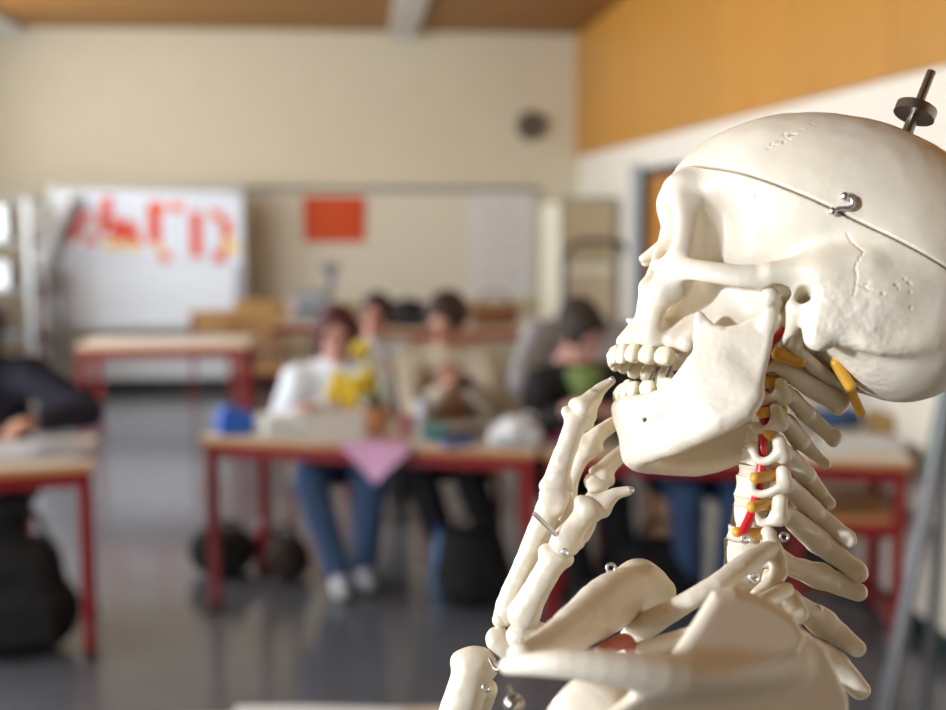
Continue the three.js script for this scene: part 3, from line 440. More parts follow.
// papers of the person in navy
sheets('white sheets spread out in front of the person in navy', ...(() => { const p = atY(10, 452, 0.742); return [p[0], 0.742, p[2]]; })(), 0.2, 3);
sheets('printed pages beside the hand of the person in navy', ...(() => { const p = atY(64, 452, 0.742); return [p[0], 0.742, p[2]]; })(), -0.25, 3, 0.24, 0.22, undefined, std(0.5, 0.5, 0.53, 0.8));

// ---------------------------------------------------------------- bags and bottles on the floor
const cloth = (r, g, b) => std(r, g, b, 0.85);
function bag(name, label, u, v, w, h, d, m, turn = 0, strapM = blackM) {
  const p = atY(u, v, 0), t = thing(name, label, 'bag', [p[0], 0, p[2]], turn), r = Math.min(h / 2, d / 2);
  part('bag_body', meshChains([[[-w / 2 + r, r, 0, r], [w / 2 - r, r, 0, r]], [[-w / 2 + r, h - r * 0.8, 0, r * 0.8], [w / 2 - r * 1.2, h - r * 0.9, 0, r * 0.8]]], 0.06, 0.014, 0.006), m, t);
  part('strap', tube([[-w * 0.32, h * 0.8, d * 0.1], [-w * 0.2, h * 1.18, d * 0.2], [w * 0.15, h * 1.2, d * 0.2], [w * 0.3, h * 0.8, d * 0.1]], 0.012, 20, 8), strapM, t);
  part('front_pocket', box(w * 0.55, h * 0.35, 0.03, 0, h * 0.32, d / 2 + 0.002, 0.012), m, t);
  return t;
}
bag('black_bag', 'slumped black shoulder bag beside the desk leg', 224, 572, 0.30, 0.20, 0.22, cloth(0.012, 0.012, 0.015), 0.2);
bag('brown_backpack', 'small dark brown backpack under the desk by the shoes', 289, 577, 0.2, 0.2, 0.16, cloth(0.045, 0.03, 0.022), -0.3);
bag('black_rucksack', 'big black rucksack under the desk of the person in navy', 14, 652, 0.5, 0.46, 0.3, cloth(0.008, 0.008, 0.01), 0.3);
bag('black_sports_bag', 'black sports bag under the desk below the jaw', 656, 604, 0.36, 0.3, 0.22, cloth(0.008, 0.008, 0.011), 0.2);
bag('black_backpack', 'large black backpack under the middle of the desk row', 474, 604, 0.34, 0.34, 0.24, cloth(0.008, 0.008, 0.01), 0.3);
{ const p = atY(262, 566, 0), t = thing('red_bottle', 'red drink bottle with a white cap between the bags', 'bottle', [p[0], 0, p[2]]); part('bottle_body', new THREE.LatheGeometry([[0, 0], [0.03, 0], [0.033, 0.02], [0.033, 0.14], [0.014, 0.19], [0.014, 0.205], [0, 0.205]].map((q) => new THREE.Vector2(...q)), 20), std(0.40, 0.02, 0.05, 0.3), t); part('bottle_cap', cyl(0.016, 0.016, 0.025, 0, 0.215, 0), paperM, t); }
{ const p = atY(440, 594, 0), t = thing('water_bottle', 'tall blue water bottle beside the large black backpack', 'bottle', [p[0], 0, p[2]]); part('bottle_body', new THREE.LatheGeometry([[0, 0], [0.036, 0], [0.038, 0.02], [0.038, 0.2], [0.016, 0.26], [0.016, 0.28], [0, 0.28]].map((q) => new THREE.Vector2(...q)), 20), std(0.10, 0.26, 0.50, 0.25), t); part('bottle_cap', cyl(0.018, 0.018, 0.025, 0, 0.29, 0), std(0.04, 0.1, 0.35, 0.4), t); }
// flip chart stand at the right edge
{
  const top = [1.84, 1.02, -2.95], t = thing('flip_chart_stand', 'grey metal tripod stand with green sleeves at the desk end', 'stand', [top[0], 0, top[2]]);
  const P = (p) => [p[0] - top[0], p[1], p[2] - top[2]], zs = -3.3, A = atZ(880, 716, zs), B = atZ(930, 478, zs), C = atZ(948, 392, zs), D = atZ(956, 350, zs), k = (0.01 - B[1]) / (A[1] - B[1]), foot = [B[0] + (A[0] - B[0]) * k, 0.01, zs];
  part('leg', rod(P(foot), P(B), 0.013, 0.013), std(0.16, 0.165, 0.18, 0.4, { metalness: 0.5 }), t); part('leg_sleeve', rod(P(B), P(D), 0.024, 0.024), std(0.02, 0.09, 0.04, 0.5), t, 'dark green sleeve');
  const E = atZ(905, 716, zs + 0.12), F = atZ(950, 600, zs + 0.12), k2 = (0.01 - F[1]) / (E[1] - F[1]), f2 = [F[0] + (E[0] - F[0]) * k2, 0.01, zs + 0.12];
  part('leg', rod(P(f2), P(D), 0.013, 0.016), std(0.16, 0.165, 0.18, 0.4, { metalness: 0.5 }), t); part('leg', rod(P([D[0] + 0.12, 0.01, zs - 0.35]), P(D), 0.013, 0.016), std(0.16, 0.165, 0.18, 0.4, { metalness: 0.5 }), t);
  part('joint', (() => { const g = new THREE.SphereGeometry(0.035, 14, 10); g.translate(...P(D)); return g; })(), blackM, t);
}
// ================================================================ people
const V3 = (a) => new THREE.Vector3(...a);
function person(o) {
  const Hc = atZ(o.head[0], o.head[1], o.z), fy = o.facing ?? 0, F = [Math.sin(fy), 0, Math.cos(fy)], S = [Math.cos(fy), 0, -Math.sin(fy)];
  const add = (a, ...l) => { const r = [...a]; for (const [v, s] of l) for (let i = 0; i < 3; i++) r[i] += v[i] * s; return r; }, U = [0, 1, 0];
  const lean = o.lean ?? 0.12, neck = add(Hc, [U, -(o.drop ?? 0.125)], [F, -0.035]), bulk = o.bulk ?? 1, chest = add(neck, [U, -0.2], [F, -lean * 0.5]), hip = [chest[0] - F[0] * lean * 0.7, 0.52, chest[2] - F[2] * lean * 0.7];
  const base = [hip[0], 0, hip[2]], t = thing('person', o.label, 'person', base, 0), L = (p, r) => [p[0] - base[0], p[1], p[2] - base[2], r];
  const sh = [-1, 1].map((s) => add(neck, [U, -0.075], [S, s * (o.wide ?? 0.165)])), hands = o.hands.map((h) => h.length === 3 ? atZ(...h) : h);
  const elbow = sh.map((a, i) => { if (o.elbows?.[i]) return atZ(...o.elbows[i]); const h = hands[i], d = V3(h).sub(V3(a)), l = Math.min(d.length(), 0.52), m = V3(a).add(V3(h)).multiplyScalar(0.5), off = Math.sqrt(Math.max(0.003, 0.27 * 0.27 - l * l / 4)); const out = new THREE.Vector3(S[0] * (i ? 0.6 : -0.6) - F[0] * 0.3, -1, S[2] * (i ? 0.6 : -0.6) - F[2] * 0.3); out.addScaledVector(d.clone().normalize(), -out.dot(d.clone().normalize())); return m.addScaledVector(out.normalize(), off).toArray(); });
  const hj = [-1, 1].map((s) => add(hip, [S, s * 0.09])), knee = [-1, 1].map((s, i) => { const k = add(hip, [S, s * (o.spread ?? 0.11)], [F, 0.42]); k[1] = 0.5; return k; });
  const foot = [-1, 1].map((s, i) => { const k = o.feet ? atY(...o.feet[i], 0.05) : add(knee[i], [F, 0.02]); k[1] = 0.055; return k; });
  const toe = foot.map((f) => add(f, [F, 0.15], [U, -0.015]));
  // head
  const hd = (() => {
    const g = meshField((x, y, z) => {
      const a = Math.abs(x); let d = ell(x, y - 0.02, z + 0.012, 0.076, 0.098, 0.095);
      d = smin(d, ell(x, y + 0.055, z - 0.02, 0.056, 0.062, 0.066), 0.03);
      d = smin(d, cap(x, y, z, [0, 0.012, 0.088], [0, -0.026, 0.106], 0.008, 0.013), 0.012);
      d = smin(d, cap(x, y, z, [-0.035, 0.03, 0.077], [0.035, 0.03, 0.077], 0.01, 0.01), 0.02);
      d = smax(d, -ell(a - 0.032, y - 0.008, z - 0.097, 0.017, 0.011, 0.014), 0.012);
      d = smin(d, ell(a, y + 0.062, z - 0.084, 0.022, 0.009, 0.009), 0.008);
      d = smin(d, ell(a, y + 0.1, z - 0.066, 0.02, 0.016, 0.018), 0.015);
      d = smin(d, ell(a - 0.079, y, z + 0.008, 0.009, 0.03, 0.018), 0.008);
      return smin(d, cap(x, y, z, [0, -0.07, -0.01], [0, -0.16, -0.035], 0.05, 0.055), 0.03);
    }, [-0.11, -0.23, -0.13], [0.11, 0.14, 0.14], 0.006);
    return g;
  })();
  const rot = new THREE.Matrix4().makeRotationFromEuler(new THREE.Euler(o.pitch ?? 0, fy + (o.yaw ?? 0), o.roll ?? 0, 'YXZ')), hp = new THREE.Matrix4().makeTranslation(Hc[0] - base[0], Hc[1], Hc[2] - base[2]).multiply(rot);
  hd.applyMatrix4(hp);
  const skin = [hd, meshChains([[L(neck, 0.055), L(chest, 0.12), L(hip, 0.13)], [L(sh[0], 0.05), L(neck, 0.05), L(sh[1], 0.05)], ...[0, 1].flatMap((i) => [[L(sh[i], 0.048), L(elbow[i], 0.036), L(hands[i], 0.026)], [L(hj[i], 0.07), L(knee[i], 0.05), L(foot[i], 0.035), L(toe[i], 0.03)]])], 0.03, 0.016)];
  for (let i = 0; i < 2; i++) {          // hands: palm, four fingers of unequal length, thumb
    const w = V3(hands[i]), f = w.clone().sub(V3(elbow[i])).normalize(), up = new THREE.Vector3(0, 1, 0), sd = f.clone().cross(up).normalize(), dn = sd.clone().cross(f).normalize().multiplyScalar(-1);
    const pt = (a, b, c, r) => { const q = w.clone().addScaledVector(f, a).addScaledVector(sd, b).addScaledVector(dn, c); return L(q.toArray(), r); }, lists = [[pt(0, 0, 0, 0.024), pt(0.05, 0, 0, 0.026)], [pt(0.02, -0.015, 0, 0.02), pt(0.07, -0.028, 0, 0.014)], [pt(0.02, 0.015, 0, 0.02), pt(0.07, 0.028, 0, 0.014)]];
    [0.07, 0.08, 0.075, 0.058].forEach((l, k) => { const b = (k - 1.5) * 0.02; lists.push([pt(0.07, b, 0, 0.0105), pt(0.07 + l * 0.45, b * 1.1, 0.012, 0.0098), pt(0.07 + l * 0.75, b * 1.1, 0.034, 0.0088)]); });
    const ts = i ? 1 : -1; lists.push([pt(0.015, ts * 0.02, 0.004, 0.013), pt(0.05, ts * 0.045, 0.018, 0.0115), pt(0.08, ts * 0.046, 0.03, 0.0095)]);
    skin.push(meshChains(lists, 0.008, 0.0045));
  }
  const skinM = std(...(o.skin ?? [0.50, 0.27, 0.19]), 0.55);
  part('body', skin, skinM, t);
  const mk = (name, lists, k, m, rough = 0.006, extra, label) => part(name, meshChains(lists, k, 0.012, rough, extra), m, t, label);
  const topM = cloth(...o.top), sleeve = o.sleeve ?? 0.86, cuff = [0, 1].map((i) => { const e = elbow[i], h = hands[i]; return [0, 1, 2].map((q) => e[q] + (h[q] - e[q]) * sleeve); });
  mk('top', [[L(add(neck, [U, -0.06]), 0.075), L(add(chest, [U, 0.03]), 0.135), L(add(hip, [U, 0.06]), 0.15)], [L(add(chest, [S, -0.07]), 0.11), L(add(hip, [S, -0.06], [U, 0.04]), 0.11)], [L(add(chest, [S, 0.07]), 0.11), L(add(hip, [S, 0.06], [U, 0.04]), 0.11)], [L(sh[0], 0.065), L(add(neck, [U, -0.03]), 0.068), L(sh[1], 0.065)],
    ...[0, 1].map((i) => [L(sh[i], 0.066 * bulk), L(elbow[i], 0.055 * bulk), L(cuff[i], 0.045)])], 0.05, topM, 0.007, undefined, o.topLabel);
  if (o.inner) mk('undershirt', [[L(add(neck, [U, -0.07], [F, 0.035]), 0.055), L(add(chest, [U, 0.02], [F, 0.075]), 0.075), L(add(chest, [U, -0.15], [F, 0.085]), 0.08)]], 0.03, cloth(...o.inner), 0.004);
  if (o.scarf) mk('scarf', [[L(add(neck, [U, -0.03], [S, -0.08]), 0.045), L(add(neck, [U, -0.05], [F, 0.075]), 0.052), L(add(neck, [U, -0.03], [S, 0.08]), 0.045), L(add(neck, [U, 0.0], [F, -0.07]), 0.045), L(add(neck, [U, -0.03], [S, -0.08]), 0.045)], [L(add(neck, [U, -0.08], [F, 0.09]), 0.04), L(add(chest, [U, 0.02], [F, 0.13]), 0.035)]], 0.03, cloth(...o.scarf), 0.006);
  const trM = cloth(...(o.trousers ?? [0.03, 0.035, 0.05]));
  mk('trousers', [[L(add(hip, [S, -0.05]), 0.135), L(add(hip, [S, 0.05]), 0.135)], ...[0, 1].map((i) => [L(hj[i], 0.1), L(knee[i], 0.075), L(foot[i], 0.055)])], 0.04, trM, 0.006);
  for (let i = 0; i < 2; i++) mk('shoe', [[L(foot[i], 0.05), L(add(foot[i], [F, 0.08], [U, -0.012]), 0.042), L(toe[i], 0.036)]], 0.02, cloth(...(o.shoes ?? [0.03, 0.03, 0.03])), 0.002);
  // hair
  const hairLong = o.hairLong ?? 0, face = o.fringe ?? 0.045;
  const hg = meshField((x, y, z) => {
    const a = Math.abs(x); let d = ell(x, y - 0.028, z + 0.02, 0.093, 0.106, 0.108);
    d = smax(d, -ell(x, y + 0.055, z - 0.115, 0.076, 0.118 + face * 0.4, 0.09), 0.015);
    d = smax(d, 0.0 - (y + 0.05), 0.03);
    d = smin(d, ell(x, y - 0.01, z + 0.07, 0.075, 0.085, 0.055), 0.03);
    if (hairLong) { d = smin(d, cap(x + 0.0, y, z, [0, 0, -0.075], [0, -0.1 - hairLong * 0.6, -0.085], 0.06, 0.05), 0.03); for (const s of [-1, 1]) d = smin(d, cap(x, y, z, [s * 0.085, 0.04, -0.012], [s * 0.088, -hairLong, 0.0], 0.02, 0.014), 0.03); }
    return d + 0.004 * noise(x * 60, y * 14, z * 60);
  }, [-0.13, -0.2 - hairLong, -0.16], [0.13, 0.16, 0.1], 0.007);
  hg.applyMatrix4(hp); part('hair', hg, std(...o.hair, 0.75), t);
  const feat = (name, gs, m) => { for (const g of gs) g.applyMatrix4(hp); part(name, gs, m, t); };
  for (const s of [-1, 1]) {
    const g = new THREE.SphereGeometry(0.0105, 12, 8); g.translate(s * 0.032, 0.008, 0.078); feat('eye', [g], std(0.05, 0.035, 0.03, 0.2));
    const b = new THREE.CapsuleGeometry(0.0035, 0.026, 4, 8); b.rotateZ(Math.PI / 2 + s * 0.1); b.translate(s * 0.033, 0.03, 0.092); feat('eyebrow', [b], std(...o.hair, 0.6));
  }
  feat('lips', [(() => { const g = new THREE.SphereGeometry(1, 16, 10); g.scale(0.022, 0.0085, 0.008); g.translate(0, -0.063, 0.088); return g; })()], std(0.40, 0.11, 0.10, 0.4));
  return t;
}
const zA = DK.az;
person({ label: 'person in a bright white jacket and blue jeans writing behind the daffodils', head: [337, 335], z: -5.5, pitch: 0.28, yaw: -0.05, lean: 0.14, facing: 0.05, hands: [[300, 412, -5.3], [352, 408, -5.28]], hair: [0.07, 0.012, 0.012], hairLong: 0.13, fringe: 0.06, top: [0.76, 0.83, 0.90], inner: [0.45, 0.44, 0.42], trousers: [0.07, 0.13, 0.26], shoes: [0.65, 0.7, 0.75], skin: [0.52, 0.28, 0.22], feet: [[340, 580], [365, 572]], spread: 0.13 });
chair('school chair under the person in the white jacket', ...(() => { const p = atZ(330, 500, -5.75); return [p[0], p[2]]; })(), 0.05);
person({ label: 'person in a pale grey top seated behind the white jacket', head: [376, 316], z: -7.0, pitch: 0.1, yaw: -0.3, hands: [[350, 375, -6.7], [400, 375, -6.7]], hair: [0.03, 0.016, 0.012], top: [0.46, 0.44, 0.42], skin: [0.50, 0.23, 0.16], trousers: [0.02, 0.02, 0.025], lean: 0.06 });
chair('school chair under the person in pale grey', ...(() => { const p = atZ(376, 460, -7.2); return [p[0], p[2]]; })(), 0);
person({ label: 'person with tied brown hair and a cream cardigan looking down at something in hand', head: [447, 321], z: -5.5, pitch: 0.5, yaw: -0.35, roll: 0.1, lean: 0.2, facing: -0.15, hands: [[447, 388, -5.22], [468, 384, -5.2]], hair: [0.045, 0.025, 0.016], top: [0.52, 0.46, 0.36], inner: [0.50, 0.28, 0.2], skin: [0.52, 0.27, 0.18], trousers: [0.012, 0.012, 0.016], shoes: [0.02, 0.02, 0.02], feet: [[455, 575], [500, 570]] });
chair('school chair under the person in the cream cardigan', ...(() => { const p = atZ(462, 500, -5.78); return [p[0], p[2]]; })(), -0.15);
{ const p = atZ(464, 384, -5.1); const t = thing('dark_gadget', 'small dark camera held by the person in the cream cardigan', 'camera', [p[0], p[1] - 0.02, p[2] + 0.03], -0.2); part('gadget_body', box(0.075, 0.045, 0.03, 0, 0.025, 0, 0.008), blackM, t); part('lens', (() => { const g = cyl(0.02, 0.02, 0.02); g.rotateX(Math.PI / 2); g.translate(0, 0.03, 0.025); return g; })(), darkGlass(), t); }
function darkGlass() { return std(0.02, 0.02, 0.03, 0.1); }
person({ label: 'person in black with a green scarf bending over the desk', head: [583, 336], z: -5.05, pitch: 0.55, yaw: 0.35, lean: 0.24, facing: 0.1, hands: [[565, 412, -4.75], [610, 415, -4.75]], hair: [0.03, 0.018, 0.012], top: [0.009, 0.009, 0.011], scarf: [0.17, 0.24, 0.07], skin: [0.50, 0.27, 0.22], trousers: [0.012, 0.014, 0.02], feet: [[585, 585], [625, 585]] });
chair('school chair under the person with the green scarf', ...(() => { const p = atZ(578, 500, -5.42); return [p[0], p[2]]; })(), 0.1);
person({ label: 'person in a grey striped pullover seated behind the green scarf', head: [579, 325], z: -6.0, pitch: 0.6, yaw: 0.6, drop: -0.01, wide: 0.19, bulk: 1.35, hands: [[530, 395, -5.6], [575, 395, -5.6]], hair: [0.03, 0.02, 0.015], top: [0.34, 0.34, 0.36], skin: [0.50, 0.27, 0.2], lean: 0.14 });
chair('school chair under the person in the striped pullover', ...(() => { const p = atZ(558, 480, -6.2); return [p[0], p[2]]; })(), 0);
person({ label: 'person in blue jeans seated at the desk behind the jaw', head: [700, 335], z: -5.1, pitch: 0.3, hands: [[680, 418, -4.8], [725, 418, -4.8]], hair: [0.03, 0.02, 0.015], top: [0.03, 0.03, 0.04], skin: [0.5, 0.27, 0.2], trousers: [0.05, 0.10, 0.22], feet: [[690, 590], [725, 590]] });
chair('school chair under the person in blue jeans by the jaw', ...(() => { const p = atZ(700, 500, -5.4); return [p[0], p[2]]; })(), 0);
person({ label: 'person with long black hair and a navy pullover writing at the papers', head: [-24, 332], z: -5.02, pitch: 0.45, yaw: 0.4, lean: 0.2, facing: 0.15, drop: 0.11, wide: 0.185, hands: [[-70, 424, -4.8], [34, 423, -4.78]], elbows: [null, [88, 412, -4.98]], hair: [0.008, 0.006, 0.007], hairLong: 0.2, top: [0.010, 0.011, 0.028], bulk: 1.25, skin: [0.50, 0.27, 0.17], trousers: [0.01, 0.01, 0.014] });
chair('school chair under the person in navy', ...(() => { const p = atZ(-20, 500, -5.3); return [p[0], p[2]]; })(), 0.1);
// ================================================================ the anatomical skeleton
// lens frame in millimetres (x right, y up, z towards the lens); D0 = distance of the middle of the skull
const D0 = 674.4, BP = (u, v, d = 0) => { const t = D0 - d; return [(u - W / 2) / FOCAL * t, -(v - H / 2) / FOCAL * t, -t]; };
const BR = (u, v, d, r) => [...BP(u, v, d), r * (D0 - d) / FOCAL];
const toWorld = new THREE.Matrix4().copy(cm).multiply(new THREE.Matrix4().makeScale(0.001, 0.001, 0.001));
const skeletonBase = new THREE.Vector3(...BP(800, 500, -10)).applyMatrix4(toWorld); skeletonBase.y = 0;
const skeleton = thing('anatomical_skeleton', 'cream plastic anatomical skeleton with its hand raised to its teeth', 'skeleton', skeletonBase.toArray());
const place = (g) => { g.applyMatrix4(toWorld); g.translate(-skeletonBase.x, 0, -skeletonBase.z); return g; };
// skull frame in millimetres (x forward, y up, z to the left side) -> lens frame
const skullPose = (() => {
  const m = new THREE.Matrix4().makeTranslation(182.24, 23.51, -D0);
  const deg = Math.PI / 180, X = (a) => new THREE.Matrix4().makeRotationX(a), Y = (a) => new THREE.Matrix4().makeRotationY(a), Z = (a) => new THREE.Matrix4().makeRotationZ(a);
  return m.multiply(X(-15.336 * deg)).multiply(Y(-17.687 * deg)).multiply(Z(-16.435 * deg)).multiply(new THREE.Matrix4().makeScale(-1, 1, 1));
})();
function flip(g) { const a = g.index.array; for (let i = 0; i < a.length; i += 3) { const t = a[i + 1]; a[i + 1] = a[i + 2]; a[i + 2] = t; } return g; }
function placeSkull(g) {                           // the frame is mirrored, so faces are turned over
  if (!g.index) g.setIndex([...Array(g.attributes.position.count).keys()]);
  flip(g); g.applyMatrix4(skullPose); return place(g);
}
const SK = (p) => new THREE.Vector3(...p).applyMatrix4(skullPose).toArray();

const boneM = new THREE.MeshPhysicalMaterial({ color: new THREE.Color().setRGB(0.80, 0.71, 0.56), roughness: 0.48, clearcoat: 0.16, clearcoatRoughness: 0.3, vertexColors: true });
const toothM = new THREE.MeshPhysicalMaterial({ color: new THREE.Color().setRGB(0.83, 0.73, 0.53), roughness: 0.3, clearcoat: 0.4, clearcoatRoughness: 0.2 });
const steelM = new THREE.MeshStandardMaterial({ color: new THREE.Color().setRGB(0.72, 0.73, 0.76), metalness: 1, roughness: 0.3 });
const darkSteelM = new THREE.MeshStandardMaterial({ color: new THREE.Color().setRGB(0.30, 0.27, 0.24), metalness: 1, roughness: 0.32 });
const arteryM = new THREE.MeshPhysicalMaterial({ color: new THREE.Color().setRGB(0.60, 0.012, 0.02), roughness: 0.3, clearcoat: 0.4 });
const nerveM = new THREE.MeshPhysicalMaterial({ color: new THREE.Color().setRGB(0.72, 0.36, 0.03), roughness: 0.4, clearcoat: 0.2 });
const discM = new THREE.MeshPhysicalMaterial({ color: new THREE.Color().setRGB(0.70, 0.60, 0.42), roughness: 0.5 });
const pinkM = new THREE.MeshPhysicalMaterial({ color: new THREE.Color().setRGB(0.62, 0.20, 0.15), roughness: 0.5 });
function mottle(g, s = 0.045) {                    // faint cloudy yellowing of the cast plastic
  const p = g.attributes.position, c = new Float32Array(p.count * 3);
  for (let i = 0; i < p.count; i++) {
    const a = fbm(p.getX(i) * s, p.getY(i) * s, p.getZ(i) * s), b = Math.max(0, noise(p.getX(i) * 0.35, p.getY(i) * 0.35, p.getZ(i) * 0.35) - 0.35);
    c[i * 3] = 0.985 + 0.03 * a - 0.05 * b; c[i * 3 + 1] = 0.975 + 0.045 * a - 0.08 * b; c[i * 3 + 2] = 0.95 + 0.09 * a - 0.13 * b;
  }
  g.setAttribute('color', new THREE.BufferAttribute(c, 3)); return g;
}
const bone = (name, g, parent = skeleton, label) => part(name, place(mottle(g)), boneM, parent, label);

// ---- skull
const browL = [[86, 45, 0, 9], [85.5, 45, 14, 7.5], [82, 43.5, 28, 6], [76.5, 38, 41, 5.2], [71.5, 29, 47.5, 4.6], [67.5, 16, 48.5, 3.9], [66, 4, 47, 5]];
const rimL = [[66, 4, 47, 5], [73, -1, 41, 5], [80, 1, 31, 4], [83.5, 6, 21, 3.5], [85, 17, 12.5, 3.6], [84, 29, 8, 4.5]];
const AS = 0.62, archL = [[66, -4, 48, 5], [57, -5, 56, 3.8], [45, -6, 61, 3.5], [30, -6, 62, 3.5], [16, -2, 60, 4], [4, 3, 57, 4.5]].map(([a, b, c, r]) => [a, b * AS, c, r]);   // flat band: heights are squeezed by AS
const crestL = [[16, -1, 61, 4], [-8, 7, 58, 4], [-28, 12, 58, 3]];
const nuchalL = [[-22, -20, 50, 5], [-42, -24, 47, 4], [-62, -14, 36, 4], [-78, -4, 12, 4]];
const dental = [[97, 0], [96.5, 5], [93.5, 11.5], [88.5, 17], [82, 21.5], [74, 25.5], [65, 28.5], [57, 30]];
const alv = dental.map(([x, z], i) => [[x - 2.5, -37.5, z, 4.6], [x - 9 - (i < 3 ? 2 : 0), -24, z * 0.8, 6]]);
for (const l of [browL, rimL, archL, crestL, nuchalL]) { const r = rounded(l); l.length = 0; l.push(...r); }
const grooves = [];                                // sutures and cracks, filled in below
function skullField(x, y, zz) {
  const z = Math.abs(zz);
  const t = clamp((x - 35) / 45, 0, 1), zf = z * (1 + 0.09 * t * t * (3 - 2 * t));
  let d = ell(x - 4, y - 49, zf, 90, 59, 67);
  d = smin(d, ell(x + 42, y - 22, z, 46, 44, 55), 20);
  d = smin(d, ell(x + 46, y + 8, z, 38, 30, 47), 20);
  d = smin(d, ell(x - 6, y + 4, z, 40, 22, 46), 12);
  d = smin(d, ell(x - 40, y - 12, z, 26, 30, 34), 12);
  if (x > 30 && z > 20 && y < 56) d = smax(d, -ell(x - 54, y - 12, z - 60, 19, 31, 26), 9);
  if (x < 4 && y < 16) d = smin(d, chain(x, y, z, nuchalL, 0, d + 9), 9);
  if (x < 36 && x > -76 && z > 2) {
  d = smin(d, cap(x, y, z, [-8, 3, 51], [-12.5, -26, 51], 15, 7.5), 9);
  d = smin(d, ell(x + 26, y - 2, z - 40, 26, 26, 22), 12);
  d = smin(d, chain(x, y, z, crestL, 0, d + 10), 10);
  }
  if (x > 6 && y < 70) {
    let face = ell(x - 66, y + 15, z - 11, 24, 25, 15);
    face = smin(face, ell(x - 62, y - 24, z, 26, 22, 27), 8);
    face = smin(face, ell(x - 40, y + 16, z - 12, 24, 24, 19), 8);
    face = smin(face, ell(x - 32, y + 25, z - 16, 22, 18, 17), 8);
    for (let i = 0; i + 1 < alv.length; i++) { const a = alv[i]; face = smin(face, cap(x, y, z, a[0], a[1], a[0][3], a[1][3]), 4); }
    face = smin(face, cap(x, y, z, alv[7][0], alv[7][1], 5, 7), 4);
    d = smin(d, face, 8);
    d = smin(d, cap(x, y, z, [52, -14, 15], [48, -36, 17], 5, 3), 5);
    // orbit and nasal opening, then the rims over them
    const orbit = cap(x, y * 0.95 + 0.6, z, [93, 21, 32], [47, 17, 16], 15.5, 4);
    d = smax(d, -orbit, 3);
    if (x > 30 && z > 10 && y < 50) for (let q = 2; q < 38; q += 4) d = smin(d, cap(x, y, z, [65, q, 44.5], [44, q * 0.75 + 5, 22], 3.4, 4.5), 5);   // side wall of the orbit
    d = smin(d, chain(x, y, z, browL, 0, d + 9), 9);
    d = smin(d, ell(x - 73, y - 45, z - 32, 14, 10, 15), 8);
    d = smin(d, chain(x, y, z, rimL, 0, d + 4), 4);
    d = smin(d, ell(x - 67.5, y + 9, z - 43, 10.5, 12.5, 7.5), 5);
    d = smin(d, cap(x, y, z, [67, -11, 44], [70, -19.5, 45.5], 7, 4), 6);
    d = smin(d, cap(x, y, z, [72, -16, 43], [75, -36, 28], 5.2, 5), 6);
    d = smax(d, -ell(x - 97, y + 8, z, 15, 16.5, 10.5), 2.5);
    d = smax(d, -ell(x - 90, y - 4, z, 13, 11, 6), 2.5);
    d = smin(d, cap(x, y, z, [82, 27, 2], [96.3, 12, 3.2], 5, 2.6), 3);
    d = smin(d, cap(x, y, z, [84, -26, 0], [96.2, -24, 0], 3.6, 1.8), 3);
    d = smin(d, cap(x, y, z, [87, 10, 8.5], [88.8, -6, 11.5], 3, 2.8), 4); d = smin(d, cap(x, y, z, [88.8, -6, 11.5], [84, -24, 10], 2.8, 3.6), 5);
  }
  if (y < 34 && z > 28) d = smin(d, chain(x, y * AS, z, archL, 0, d + 4.5), 4.5);
  // ear opening, tympanic plate, jaw socket
  if (y < 24 && x < 48 && x > -34) {
  d = smin(d, cap(x, y, z, [22, -2, 50], [27, -4, 57], 5, 4.5), 5);
  const rx = x + 1.5, ry = y + 8.5;
  d = smin(d, Math.hypot(Math.hypot(rx, ry) - 7, z - 54) - 2.6, 2);
  d = smin(d, cap(x, y, z, [1, -15, 51], [2, -25, 46], 5.5, 2.6), 3.5);
  d = smin(d, cap(x, y, z, [2, -22, 45], [5, -31, 43], 2.4, 1.6), 2);
  d = smin(d, ell(x - 2, y + 24, z - 15, 10, 6, 6), 5);
  d = smax(d, -cap(x, y, z, [-2.5, -8.5, 75], [-1, -9, 44], 4.4, 3.6), 1.5);
  d = smax(d, -ell(x - 12, y + 9, z - 51, 8, 6.5, 10), 2.5);
  }
  // grain of the cast
  if (d < 4 && d > -4) {
    const rough = clamp((8 - y) / 14, 0, 1) * clamp((4 - x) / 10, 0, 1);
    d += 0.28 * noise(x * 0.11, y * 0.11, zz * 0.11) + 0.04 * noise(x * 0.42, y * 0.42, zz * 0.42) + rough * clamp((x + 58) / 20, 0, 1) * (0.22 * noise(x * 0.27, y * 0.27, zz * 0.27) + 0.13 * noise(x * 0.61, y * 0.61, zz * 0.61));
    for (const g of grooves) {
      if (x < g.lo[0] || y < g.lo[1] || zz < g.lo[2] || x > g.hi[0] || y > g.hi[1] || zz > g.hi[2]) continue;
      let c = 1e9; for (let i = 0; i + 1 < g.p.length; i++) c = Math.min(c, cap(x, y, zz, g.p[i], g.p[i + 1], g.r, g.r));
      d = smax(d, -c, 0.6);
    }
  }
  return d;
}
